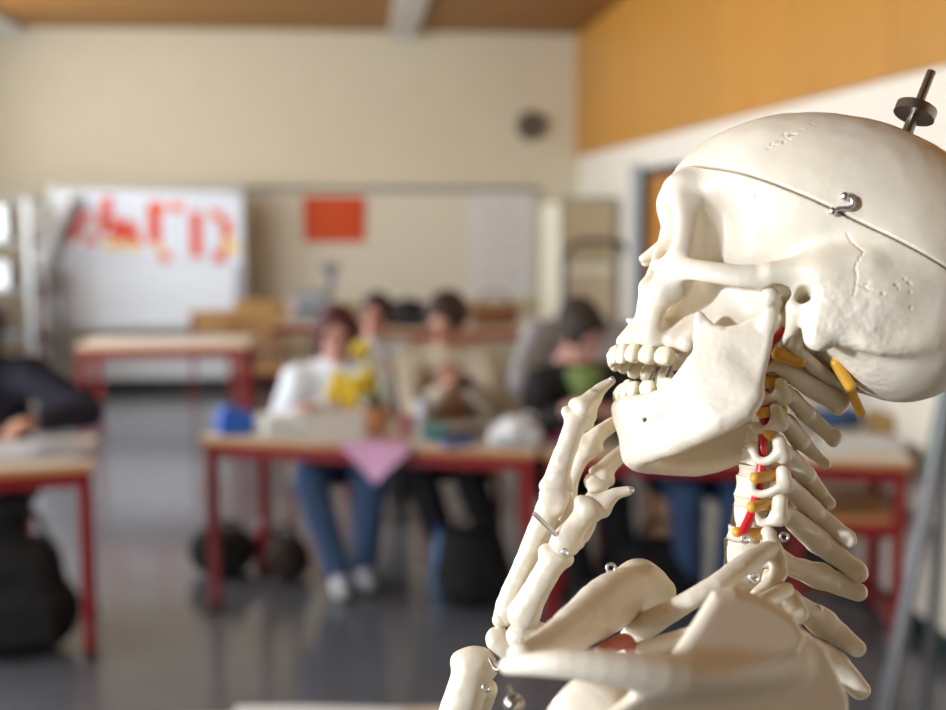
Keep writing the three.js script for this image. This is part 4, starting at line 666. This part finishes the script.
// where a line of sight meets the skull, in skull millimetres
const poseInv = skullPose.clone().invert();
function onSkull(u, v) {
  const o = new THREE.Vector3().applyMatrix4(poseInv), q = new THREE.Vector3(...BP(u, v, 0)).applyMatrix4(poseInv).sub(o).normalize(); let t = 560;
  for (let i = 0; i < 90; i++) { const d = skullField(o.x + q.x * t, o.y + q.y * t, o.z + q.z * t); if (d < 0.05) break; t += d * 0.7; if (t > 800) break; }
  return [o.x + q.x * t, o.y + q.y * t, o.z + q.z * t];
}
function groove(list, r, wiggle) {
  const p = [];
  for (let i = 0; i + 1 < list.length; i++) { const n = Math.max(2, Math.round(Math.hypot(list[i + 1][0] - list[i][0], list[i + 1][1] - list[i][1]) / 2.5));
    for (let k = 0; k < n; k++) { const t = k / n; p.push(onSkull(list[i][0] + (list[i + 1][0] - list[i][0]) * t + rr(-wiggle, wiggle), list[i][1] + (list[i + 1][1] - list[i][1]) * t + rr(-wiggle, wiggle))); } }
  const lo = [0, 1, 2].map((i) => Math.min(...p.map((q) => q[i])) - 3), hi = [0, 1, 2].map((i) => Math.max(...p.map((q) => q[i])) + 3);
  return { p, r, lo, hi };
}
const newGrooves = [
  groove([[757, 192], [753, 202], [746, 213]], 0.42, 0.5),
  groove([[846, 235], [858, 247], [862, 252], [856, 264], [857, 280], [854, 296]], 0.42, 1.4), groove([[860, 283], [874, 292]], 0.4, 2.4),
];
for (let i = 0; i < 26; i++) {                      // pitted seam on the cap and pores behind the ear
  const t = rnd(), u = i < 16 ? 768 + t * 42 + rr(-4, 4) : rr(860, 912), v = i < 16 ? 148 - t * 27 + rr(-3, 3) : rr(268, 312); newGrooves.push(groove([[u, v], [u + rr(1.5, 4), v + rr(-3, 1.5)]], rr(0.3, 0.55), 0.3));
}
grooves.push(...newGrooves);
const cutAt = (x) => 37.5 + 0.275 * x;             // the saw cut of the removable skull cap
const gap = (x) => 0.45 + 0.45 * clamp((x - 30) / 40, 0, 1);
const cutN = Math.hypot(1, 0.275);
const LO = [-94, -62, -72], HI = [106, 120, 72];
const skullBase = part('skull', placeSkull(mottle(meshField((x, y, z) => smax(skullField(x, y, z), (y - cutAt(x) + gap(x)) / cutN, 0.5), LO, [106, 70, 72], 0.85))), boneM, skeleton);
const skullCap = part('skull_cap', placeSkull(mottle(meshField((x, y, z) => smax(skullField(x, y, z), (cutAt(x) + gap(x) - y) / cutN, 0.5), [-94, 2, -72], HI, 1.15))), boneM, skeleton, 'removable domed top of the skull');

// upper teeth
function tooth(parent, x, y, z, ang, w, h, dpt, up, cusp) {
  const g = new THREE.SphereGeometry(1, 18, 14), p = g.attributes.position;
  for (let i = 0; i < p.count; i++) {
    let a = p.getX(i), b = p.getY(i), c = p.getZ(i);
    const s = (v, e) => Math.sign(v) * Math.pow(Math.abs(v), e);
    a = s(a, 0.5); b = s(b, 0.55); c = s(c, 0.6);
    const neck = 1.06 - 0.24 * clamp(b * up, 0, 1) - (cusp ? 0.06 : 0.14) * clamp(-b * up, 0, 1), th = cusp ? neck : neck * (1 - 0.45 * clamp(-b * up, 0, 1));
    let yy = b * h / 2;
    if (cusp && b * up < -0.5) yy += up * (0.5 * Math.cos(a * 3.2) * Math.cos(c * 3) * -0.6);
    const X = a * w / 2 * neck, Z = c * dpt / 2 * th, ca = Math.cos(ang), sa = Math.sin(ang);
    p.setXYZ(i, x + X * ca + Z * sa, y + yy, z - X * sa + Z * ca);
  }
  g.computeVertexNormals();
  part('tooth', placeSkull(g), toothM, parent);
}
const crowns = [[98.6, 4.2, 8.2, 12, 0], [95.2, 11.2, 7, 11, 0], [90.2, 17.2, 7.4, 11.5, 0], [83.2, 21.8, 7.4, 10.5, 1], [74.2, 26, 9.4, 10.5, 1], [64.6, 29.6, 10, 10, 1]];
crowns.forEach(([x, z, w, h, c], i) => {
  const n = crowns[Math.min(i + 1, 5)], m = crowns[Math.max(i - 1, 0)], ang = i ? Math.atan2(-(n[1] - m[1]), n[0] - m[0]) : Math.PI / 2 - 0.12;
  for (const s of [1, -1]) tooth(skullBase, x, -41.5 - h / 2, s * z, s * ang, w, h, c ? 8 : 6.5, 1, c);
});
// ---- lower jaw
const jawT = [[12, -22, 49.5, 8, -24, 49.5, 3.2], [30, -48, 47.6, 13, -62, 47.5, 4], [40, -57, 45, 21, -75, 45.5, 4.3], [49, -65, 39, 34, -84, 41, 5], [58, -70, 33, 47, -91, 34, 5.6], [70, -74, 26, 59, -95, 24, 5.8], [79, -76, 18.5, 67, -97, 13, 6], [84.5, -76, 8, 71, -97.5, 5, 6], [85.5, -76, 0, 71.5, -97.5, 0, 6]];
const ramus = [[47.5, -28], [47, -36], [43.5, -46], [43.5, -58], [38, -68], [26, -76], [15, -69], [12, -60], [12, -34], [14, -22], [19, -24], [26, -30], [33, -33], [41, -32]];
function polygonDistance(x, y, P) {
  let d = 1e9, inside = false;
  for (let i = 0, j = P.length - 1; i < P.length; j = i++) {
    const [ax, ay] = P[i], [bx, by] = P[j], ex = bx - ax, ey = by - ay, wx = x - ax, wy = y - ay, t = clamp((wx * ex + wy * ey) / (ex * ex + ey * ey), 0, 1);
    d = Math.min(d, Math.hypot(wx - ex * t, wy - ey * t)); if ((ay > y) !== (by > y) && x < (bx - ax) * (y - ay) / (by - ay) + ax) inside = !inside;
  }
  return inside ? -d : d;
}
const bars = []; for (let i = 1; i + 1 < jawT.length; i++) for (let k = 0; k < 5; k++) bars.push(jawT[i].map((v, q) => v + (jawT[i + 1][q] - v) * k / 5)); bars.push(jawT[8]);
function jawField(x, y, zz) {
  const z = Math.abs(zz); let d = 1e9;
  for (const b of bars) d = smin(d, cap(x, y, z, [b[0], b[1], b[2]], [b[3], b[4], b[5]], b[6] * 0.8, b[6] * 0.95), 4);
  const fx = Math.max(0, x - 28), plane = 48.4 - 0.02 * (y + 45) - 0.0085 * fx * fx, dp = polygonDistance(x, y, ramus), dz = Math.abs(z - plane) - 0.8;
  const ex = Math.max(dp, 0), ez = Math.max(dz, 0); let r = Math.min(Math.max(dp, dz), 0) + Math.hypot(ex, ez) - 3.2;
  r = smin(r, cap(x, y, z, [48, -29, 46.5], [49, -25.5, 46.5], 2.6, 1.8), 3);
  r = smin(r, cap(x, y, z, [13, -24, 49.5], [13.5, -14, 50.5], 4.6, 4.6), 4);
  r = smin(r, cap(x, y, z, [13.5, -12, 44], [14.5, -12, 56], 4.8, 4.8), 3);
  d = smin(d, r, 9);
  d = smin(d, ell(x - 72, y + 95, z, 8, 8, 13), 6);
  d = smin(d, cap(x, y, z, [47, -50, 44], [60, -78, 36], 2.5, 2), 7);
  d = smax(d, -cap(x, y, z, [66, -82.5, 40], [66, -82.5, 27], 1.1, 1.1), 0.6);
  if (d < 3 && d > -3) d += 0.5 * noise(x * 0.085 + 3, y * 0.085, zz * 0.085) + 0.09 * noise(x * 0.45, y * 0.45, zz * 0.45);
  return d;
}
const jaw = part('lower_jaw', placeSkull(mottle(meshField(jawField, [0, -114, -62], [98, -4, 62], 0.8))), boneM, skeleton);
[[90.6, 3, 5.6, 10, 0], [88.2, 8.6, 6, 10, 0], [84.2, 13.6, 7, 11.5, 0], [78, 18.6, 7.2, 10, 1], [69.4, 24, 9.8, 9.5, 1], [59, 30.5, 10.6, 9, 1]].forEach(([x, z, w, h, c], i, L) => {
  const n = L[Math.min(i + 1, 5)], m = L[Math.max(i - 1, 0)], ang = i ? Math.atan2(-(n[1] - m[1]), n[0] - m[0]) : Math.PI / 2 - 0.12;
  for (const s of [1, -1]) tooth(jaw, x, -72 + (i > 4 ? 5 : i > 3 ? 2.5 : i * 0.3) + h / 2, s * z, s * ang, w, h, c ? 8 : 5.5, -1, c);
});
// jaw springs
for (const s of [1, -1]) part('jaw_spring', place(rod(SK([61, -50, s * 27]), SK([62, -64, s * 27]), 1.25)), darkSteelM, skeleton, 'dark metal jaw pin between the teeth');
part('jaw_spring', place(rod(SK([71, -53, 20]), SK([72, -63, 20]), 0.7)), darkSteelM, skeleton, 'dark metal jaw pin between the teeth');

// ---- hook of the cap and the hanging bolt
{
  const a = onSkull(845, 198), b = onSkull(833, 213), c = onSkull(853, 206), out = 2.2, L = (p, o) => SK([p[0], p[1], p[2] + o]);
  const hook = part('cap_hook', place(tube([L(a, 2.5), L(onSkull(851, 199), 2.6), L(c, 2.6), L(onSkull(849, 210), 2.6), L(onSkull(841, 210), 2.6), L(b, 2.6)], 1.15, 40, 10)), steelM, skullCap, 'small bright steel hook closing the saw cut');
  for (const p of [a, b]) { const s = new THREE.SphereGeometry(2.3, 18, 14); s.translate(...L(p, out)); part('screw_head', place(s), steelM, skullCap); }
  // bolt
  const p0 = [-27, 102.5, 0], dir = [-8.5, 60, -1], P = (t) => SK([p0[0] + dir[0] * t, p0[1] + dir[1] * t, p0[2] + dir[2] * t]);
  part('hanging_bolt', place(rod(P(-0.02), P(0.74), 2.5)), darkSteelM, skullCap, 'steel hanging bolt rising from the skull cap');
  const n = part('knurled_nut', place(rod(P(0.28), P(0.37), 11.2, 11.2, 48)), darkSteelM, skullCap, 'round disc nut on the hanging bolt');
  part('bolt_collar', place(rod(P(-0.02), P(0.26), 3.4, 3.1, 6)), darkSteelM, skullCap);
}

// ---- neck: each vertebra one bone; u, v in survey pixels, d towards the lens in mm
const NZ = 4;
const V_ = (l) => l.map((p) => BR(...p));
function drum(u0, v0, u1, v1, r, deep = 1.15) {       // body of a vertebra: a waisted drum between two end plates
  const a = BP(u0, v0, NZ), b = BP(u1, v1, NZ), c = [0, 1, 2].map((i) => (a[i] + b[i]) / 2), h = Math.hypot(b[0] - a[0], b[1] - a[1]) / 2, ax = [(b[0] - a[0]) / (2 * h), (b[1] - a[1]) / (2 * h)], R = r * (D0 - NZ) / FOCAL;
  return (x, y, z, d) => { const px = x - c[0], py = y - c[1], t = px * ax[0] + py * ax[1], s = px * ax[1] - py * ax[0], q = Math.hypot(s, (z - c[2]) / deep) - R * (0.88 + 0.12 * clamp((t / h) * (t / h), 0, 1)) + 1, e = Math.abs(t) - h + 1; return smin(d, Math.min(Math.max(q, e), 0) + Math.hypot(Math.max(q, 0), Math.max(e, 0)) - 1, 3); };
}
function vertebra(lists, k = 3, extra) { return bone('vertebra', meshChains(lists.map(V_), k, 0.95, 0.25, extra)); }
// atlas and axis
vertebra([[[803, 331, NZ + 34, 6], [795, 346, NZ + 32, 6], [812, 364, NZ + 22, 7], [840, 386, NZ, 7]], [[795, 346, NZ + 32, 6], [778, 350, NZ + 14, 8], [768, 352, NZ - 4, 7]], [[803, 331, NZ - 34, 6], [795, 346, NZ - 32, 6], [812, 364, NZ - 22, 7], [840, 386, NZ, 7]], [[795, 346, NZ - 32, 6], [768, 352, NZ - 4, 7]]]);
vertebra([[[764, 368, NZ + 22, 5], [776, 366, NZ + 22, 6], [788, 372, NZ + 20, 9], [815, 389, NZ + 9, 11], [838, 402, NZ + 4, 10]], [[838, 402, NZ + 2, 10], [845, 400, NZ + 6, 6]], [[838, 402, NZ + 2, 10], [838, 411, NZ + 6, 5]], [[762, 378, NZ, 15], [756, 398, NZ, 15]], [[788, 372, NZ - 20, 9], [838, 402, NZ - 4, 9]], [[762, 385, NZ, 14], [788, 372, NZ - 20, 8]]]);
// C3 ... C7: body line, pillar, costal bar, spine
const neckBones = [
  { body: [764, 409, 761, 424, 15], pillar: [781, 384, 784, 398, 8], bar: [[762, 396], [772, 398], [781, 392]], spine: [[786, 393, 8], [806, 413, 8.5], [833, 438, 7.5]], tip: [[836, 436, 6], [834, 442, 5]] },
  { body: [761, 431, 759, 445, 16], pillar: [776, 409, 780, 424, 8], bar: [[756, 427], [765, 430], [776, 422]], spine: [[781, 418, 9], [800, 440, 9], [825, 464, 4]], tip: [[825, 464, 4], [827, 465, 3.5]] },
  { body: [759, 451, 755, 466, 17], pillar: [779, 441, 783, 456, 8.5], bar: [[752, 446], [757, 459], [768, 461], [780, 452]], spine: [[784, 452, 9], [806, 475, 9], [829, 503, 5.5]], tip: [[829, 503, 5], [830, 504, 5]] },
  { body: [754, 477, 751, 498, 18], pillar: [783, 472, 785, 486, 9], bar: [[752, 478], [753, 491], [764, 494], [779, 488]], spine: [[786, 484, 9.5], [813, 510, 10], [847, 538, 7.5]], tip: [[847, 538, 7], [850, 541, 6.5]] },
  { body: [750, 507, 746, 528, 18.5], pillar: [780, 500, 779, 517, 9.5], bar: [[752, 508], [760, 522], [772, 521], [779, 515]], spine: [[786, 514, 11], [818, 541, 12], [857, 571, 9]], tip: [[857, 571, 9], [859, 574, 8.5]] },
];
for (const b of neckBones) {
  const [x0, y0, x1, y1, r] = b.body, [px, py, qx, qy, pr] = b.pillar, lists = [];
  for (const s of [1, -1]) {
    lists.push([[px, py, NZ + s * 24, pr * 0.8], [qx, qy, NZ + s * 23, pr], [b.spine[0][0], b.spine[0][1], NZ + s * 15, pr], [b.spine[1][0], b.spine[1][1], NZ + s * 4, b.spine[1][2]]]);
    lists.push([...b.bar.map(([u, v], i) => [u, v, NZ + s * (19 + i * 2.5), 4.2]), [qx, qy, NZ + s * 24, 5]]);
    lists.push([[b.bar[0][0], b.bar[0][1], NZ + s * 19, 4.4], [x1 + 6, (y0 + y1) / 2, NZ + s * 8, 8]]);
    lists.push([[b.tip[0][0], b.tip[0][1], NZ + s * 2, b.tip[0][2]], [b.tip[1][0], b.tip[1][1], NZ + s * 3, b.tip[1][2]]]);
  }
  lists.push([[b.spine[0][0] + 6, b.spine[0][1] + 4, NZ, b.spine[0][2]], ...b.spine.slice(1).map(([u, v, w]) => [u, v, NZ, w])]);
  vertebra(lists, 3, drum(x0, y0, x1, y1, r));
}
// thoracic
vertebra([[[768, 533, NZ + 25, 7], [771, 548, NZ + 24, 9], [783, 562, NZ + 18, 9], [820, 576, NZ, 12], [858, 592, NZ, 9.5]], [[771, 548, NZ + 24, 8], [779, 572, NZ + 30, 9], [758, 596, NZ + 38, 8]], [[768, 533, NZ - 25, 7], [783, 562, NZ - 18, 9], [820, 576, NZ, 12]], [[783, 562, NZ - 18, 9], [758, 585, NZ - 38, 8]], [[745, 555, NZ, 12], [783, 562, NZ + 10, 8]]], 4, drum(744, 540, 742, 572, 21));
vertebra([[[770, 580, NZ + 22, 8], [790, 600, NZ + 16, 10], [822, 622, NZ, 13], [857, 648, NZ, 9]], [[790, 600, NZ + 16, 9], [798, 614, NZ + 32, 10]], [[770, 580, NZ - 22, 8], [790, 600, NZ - 16, 10], [822, 622, NZ, 13]], [[745, 602, NZ, 12], [790, 600, NZ + 6, 8]]], 4, drum(742, 586, 744, 620, 23));
vertebra([[[745, 640, NZ, 24], [750, 664, NZ, 25]], [[780, 628, NZ + 22, 8], [800, 642, NZ + 14, 10], [832, 662, NZ, 14], [860, 690, NZ, 10]], [[800, 642, NZ + 14, 9], [812, 655, NZ + 34, 10]], [[780, 628, NZ - 22, 8], [800, 642, NZ - 14, 10]], [[750, 652, NZ, 14], [800, 642, NZ, 9]]], 4);
for (let i = 0; i < 5; i++) { const u = 757 + i * 7, v = 690 + i * 50; vertebra([[[u, v, NZ, 25], [u + 4, v + 24, NZ, 26]], [[u + 40, v + 2, NZ + 18, 9], [u + 70, v + 30, NZ, 12], [u + 104, v + 62, NZ, 9]], [[u + 6, v + 12, NZ, 15], [u + 50, v + 10, NZ, 10]], [[u + 45, v + 5, NZ + 10, 9], [u + 58, v + 15, NZ + 34, 9]], [[u + 45, v + 5, NZ - 10, 9], [u + 58, v + 15, NZ - 34, 9]]], 4); }
// discs
for (const [u0, v0, u1, v1, r] of [[766, 400, 764, 410, 14], [761, 423, 761, 432, 14.8], [759, 444, 759, 452, 15.6], [755, 465, 754, 478, 16.8], [751, 497, 750, 508, 17.6], [746, 527, 744, 541, 18.6], [742, 571, 742, 587, 21], [744, 619, 746, 634, 22.5]]) {
  const a = BP(u0, v0, NZ), R = r, f = drum(u0, v0, u1, v1, R);
  part('disc', place(meshField((x, y, z) => f(x, y, z, 1e3), [a[0] - 16, a[1] - 14, a[2] - 17], [a[0] + 16, a[1] + 8, a[2] + 17], 1.1)), discM, skeleton, 'darker disc between two neck bones');
}
// artery and nerves
part('artery', place(tube([[784, 331, 28], [774, 338, 30], [768, 347, 28], [765, 362, 25], [763, 380, 20], [765, 400, 18], [764, 420, 18], [763, 444, 20], [761, 470, 20], [758, 490, 20], [752, 512, 22], [741, 537, 26]].map(([u, v, d]) => BP(u, v, NZ + d - 2)), 2.6, 90, 12)), arteryM, skeleton, 'red tube threading through the neck bones');
const stub = (pts, r) => part('nerve', place(meshChains([V_(pts.map(([u, v, d]) => [u, v, NZ + d, r]))], 1, 0.7)), nerveM, skeleton, 'yellow nerve stub beside the neck bones');
stub([[778, 354, 32], [799, 361, 28]], 7); stub([[761, 383, 24], [785, 380, 14]], 6); stub([[761, 413, 24], [782, 410, 12]], 5.5); stub([[768, 433, 22], [780, 441, 14]], 5.5);
stub([[755, 478, 27], [784, 474, 14]], 5.6); stub([[752, 507, 28], [782, 502, 14]], 5.8); stub([[737, 532, 22], [772, 534, 16]], 5.2);
stub([[836, 363, 24], [850, 386, 26]], 6); stub([[849, 386, 16], [853, 396, 14], [861, 413, 12]], 4.6); stub([[760, 594, 36], [770, 590, 30]], 4.5);
// eyelets
function eyelet(u, v, d, r, parent = skeleton, hole = 0.55) {
  const g = new THREE.TorusGeometry(r * (D0 - d) / FOCAL, r * 0.36 * (D0 - d) / FOCAL, 10, 22); g.translate(...BP(u, v, d));
  part('eyelet', place(g), steelM, parent, 'small steel eyelet');
}
for (const [u, v, d, r] of [[746, 539, 34, 4.2], [784, 537, 30, 4], [805, 568, 14, 4], [817, 610, 12, 4.2], [754, 578, 34, 4.4], [611, 568, 44, 4.2]]) eyelet(u, v, d, r);

// ---- shoulder girdle and ribs, nearer to the lens
bone('rib', meshChains([V_([[770, 549, 30, 10], [748, 562, 50, 11], [715, 585, 66, 10], [680, 606, 68, 10.5], [650, 623, 58, 13], [636, 632, 50, 12], [629, 637, 46, 9]])], 4, 1.0, 0.25), skeleton);
bone('rib', meshChains([V_([[786, 590, 40, 8], [760, 604, 74, 9], [715, 628, 100, 9], [665, 643, 96, 9], [618, 661, 70, 9], [560, 705, 45, 9]])], 4, 1.2, 0.2), skeleton);
bone('clavicle', meshChains([V_([[640, 587, 22, 24], [611, 602, 56, 28], [578, 626, 100, 23], [546, 646, 140, 17], [522, 657, 160, 15]]), V_([[640, 584, 24, 22], [662, 592, 20, 14]])], 8, 1.1, 0.3), skeleton);
part('collar_bone_screw', place((() => { const g = new THREE.TorusGeometry(3.2, 1.2, 10, 20); g.translate(...BP(604, 620, 88)); return g; })()), darkSteelM, skeleton);
// flat bone: an outline with a thickness, leaning away from the lens (gx, gy: mm of depth per mm across)
function slab(outline, d0, gx, gy, thick, round) {
  const P = outline.map(([u, v]) => BP(u, v, d0)), cx = P.reduce((a, p) => a + p[0], 0) / P.length, cy = P.reduce((a, p) => a + p[1], 0) / P.length, z0 = P[0][2], nrm = Math.hypot(1, gx, gy);
  return (x, y, z) => { const dp = polygonDistance(x, y, P) + round, dz = Math.abs(z - z0 - gx * (x - cx) - gy * (y - cy)) / nrm - thick; return Math.min(Math.max(dp, dz), 0) + Math.hypot(Math.max(dp, 0), Math.max(dz, 0)) - round; };
}
{
  const ridge = [[508, 666, 178, 9], [535, 664, 186, 12], [570, 664, 190, 15], [620, 669, 188, 18], [680, 674, 178, 20], [740, 672, 160, 15], [790, 664, 134, 8]];
  const plate = slab([[600, 690], [640, 668], [700, 655], [780, 652], [815, 640], [842, 660], [868, 715], [872, 820], [800, 960], [740, 960], [660, 800], [615, 740]], 150, -0.58, -0.1, 1.5, 3);
  const back = slab([[655, 652], [690, 618], [714, 592], [736, 590], [772, 603], [802, 622], [812, 642], [800, 656], [760, 660], [700, 656]], 150, -0.5, -0.55, 0.8, 4.2);
  const spine = rounded(V_(ridge)), A = BP(500, 580, 200), B = BP(880, 970, 200);
  bone('scapula', meshField((x, y, z) => { let d = smin(plate(x, y, z), chain(x, y, z, spine), 12); d = smin(d, back(x, y, z), 5); return d + 0.08 * noise(x * 0.1, y * 0.1, z * 0.1); }, [A[0] - 8, B[1] - 10, -600], [B[0] + 20, A[1] + 10, -455], 1.5), skeleton);
}
bone('humerus', meshChains([V_([[600, 724, 150, 48], [560, 760, 160, 36], [470, 900, 170, 26], [420, 1000, 170, 24]]), V_([[655, 722, 140, 34], [598, 728, 150, 40]])], 10, 1.3, 0.3), skeleton);
{ const g = new THREE.SphereGeometry(4.6, 18, 14); g.translate(...BP(514, 704, 130)); part('screw_head', place(g), darkSteelM, skeleton); part('screw_head', place(rod(BP(514, 704, 130), BP(508, 686, 130), 1.2)), darkSteelM, skeleton);
  part('joint_wire', place(tube([BP(496, 664, 60), BP(502, 668, 90), BP(507, 664, 130), BP(512, 666, 170)], 1.1, 20, 8)), darkSteelM, skeleton);
  part('joint_wire', place(tube([BP(490, 660, 40), BP(499, 670, 60), BP(508, 660, 60), BP(516, 653, 40)], 1.1, 20, 8)), darkSteelM, skeleton);
  part('muscle_patch', place(meshChains([V_([[600, 651, 92, 6], [624, 641, 84, 8], [632, 650, 84, 6]])], 3, 1)), pinkM, skeleton, 'reddish painted patch between rib and collar bone'); }

// ---- hand and forearm
const hand = new THREE.Group(); hand.name = 'hand'; skeleton.add(hand);
const fing = (name, ...lists) => bone(name, meshChains(lists.map((l) => V_(l)), 5, 0.75, 0.28), hand);
fing('finger_bone', [[612, 381, -24, 4.2], [602, 388, -22, 6], [592, 399, -18, 9], [583, 410, -14, 11.5]], [[574, 404, -12, 5], [590, 417, -14, 6]], [[583, 408, -6, 9], [594, 398, -12, 7]]);
fing('finger_bone', [[578, 419, -12, 11.5], [571, 436, -8, 10.5], [561, 464, -6, 11.5], [556, 484, -6, 13.5]], [[566, 411, -12, 5], [588, 424, -14, 6]], [[545, 486, -4, 5], [567, 488, -6, 6]]);
fing('finger_bone', [[556, 492, -6, 14], [544, 520, -8, 12.5], [524, 566, -10, 11], [508, 603, -10, 11.5], [505, 616, -10, 11.5]], [[547, 495, -2, 6], [560, 499, -1, 6], [560, 508, -2, 4]], [[568, 500, -16, 6], [564, 520, -18, 7], [551, 545, -18, 8]]);
fing('finger_bone', [[648, 411, -40, 6], [628, 418, -36, 6.5], [610, 426, -32, 7.5], [594, 438, -28, 9], [589, 443, -28, 10]], [[581, 441, -26, 4], [598, 449, -30, 5]]);
fing('finger_bone', [[585, 450, -30, 9.5], [579, 461, -30, 8.5], [572, 478, -32, 7.5], [570, 496, -34, 7.5], [573, 512, -36, 9]], [[577, 446, -28, 4], [592, 452, -30, 5]]);
fing('finger_bone', [[632, 445, -42, 7], [620, 455, -42, 8], [606, 468, -40, 9], [601, 475, -38, 10]], [[594, 472, -36, 4], [609, 481, -38, 5]]);
fing('finger_bone', [[594, 483, -36, 8], [597, 492, -34, 8.5], [593, 502, -30, 10]], [[591, 480, -34, 5], [604, 484, -36, 5]]);
fing('finger_bone', [[628, 491, 2, 5], [616, 494, 2, 6.5], [604, 502, 2, 9.5], [597, 505, 0, 11]], [[590, 498, 2, 5], [604, 511, 0, 6]]);
fing('finger_bone', [[588, 509, 4, 12], [578, 524, 5, 11.5], [568, 538, 6, 14], [564, 543, 6, 15]], [[580, 501, 5, 5], [598, 513, 4, 6]], [[570, 544, -4, 12], [577, 542, -8, 8]]);
fing('finger_bone', [[592, 512, -22, 9], [588, 524, -22, 8], [582, 536, -20, 8]], [[556, 527, -16, 7], [550, 534, -18, 6]]);
fing('hand_bone', [[557, 556, 4, 14], [548, 570, 4, 13], [533, 596, 2, 14], [524, 614, 0, 17]], [[545, 551, 5, 6], [567, 560, 2, 6]]);
fing('hand_bone', [[500, 620, -8, 8], [506, 610, -10, 9]]);
fing('wrist_bone', [[497, 642, -6, 11], [506, 648, -6, 12]], [[495, 634, -8, 6], [500, 632, -8, 6]]);
fing('wrist_bone', [[520, 636, 0, 14], [532, 640, 0, 13]]);
fing('wrist_bone', [[512, 658, -8, 11], [522, 656, -10, 11]]);
fing('wrist_bone', [[538, 632, -14, 11], [544, 636, -16, 10]]);
bone('forearm_bone', meshChains([V_([[472, 670, -4, 18], [467, 690, -6, 20], [458, 716, -8, 20], [430, 800, -10, 16], [395, 900, -10, 17]]), V_([[460, 660, -6, 8], [473, 655, -4, 8], [485, 658, -4, 9], [489, 668, -6, 9]])], 7, 0.9, 0.25), hand);
bone('forearm_bone', meshChains([V_([[486, 690, -26, 12], [470, 730, -34, 11], [440, 810, -30, 10], [405, 900, -20, 14]])], 7, 1.1, 0.25), hand);
part('finger_pin', place(rod(BP(534, 513, 14), BP(556, 535, 10), 1.35)), steelM, hand, 'thin steel pin through the finger joint');
for (const [u, v, d, r] of [[631, 490, 4, 2.6], [565, 552, 22, 3], [523, 642, 16, 3], [516, 654, 10, 3], [486, 688, 9, 3.4]]) eyelet(u, v, d, r, hand);
{ const g = new THREE.SphereGeometry(1.6, 14, 10); g.translate(...BP(612, 379, -19)); part('screw_head', place(g), steelM, hand); }
// ---- stand below the frame
part('stand_pole', place(rod(BP(820, 760, NZ - 60), BP(820, 1000, NZ - 60), 12, 12, 20)), steelM, skeleton);
{ const q = new THREE.Vector3(...BP(820, 1000, NZ - 60)).applyMatrix4(toWorld).sub(skeletonBase);
  part('stand_pole', [rod([q.x, q.y + skeletonBase.y, q.z], [q.x, 0.06, q.z], 0.013, 0.013, 20)], steelM, skeleton);
  part('stand_base', [0, 1, 2, 3, 4].map((i) => { const a = i * Math.PI * 2 / 5; return rod([q.x, 0.075, q.z], [q.x + 0.27 * Math.cos(a), 0.03, q.z + 0.27 * Math.sin(a)], 0.02, 0.015); }).concat([cyl(0.03, 0.03, 0.07, q.x, 0.065, q.z)], [0, 1, 2, 3, 4].map((i) => { const a = i * Math.PI * 2 / 5, s = new THREE.SphereGeometry(0.03, 12, 8); s.translate(q.x + 0.27 * Math.cos(a), 0.03, q.z + 0.27 * Math.sin(a)); return s; })), darkSteelM, skeleton, 'dark five-legged rolling stand'); }
renderer.render(scene, camera);
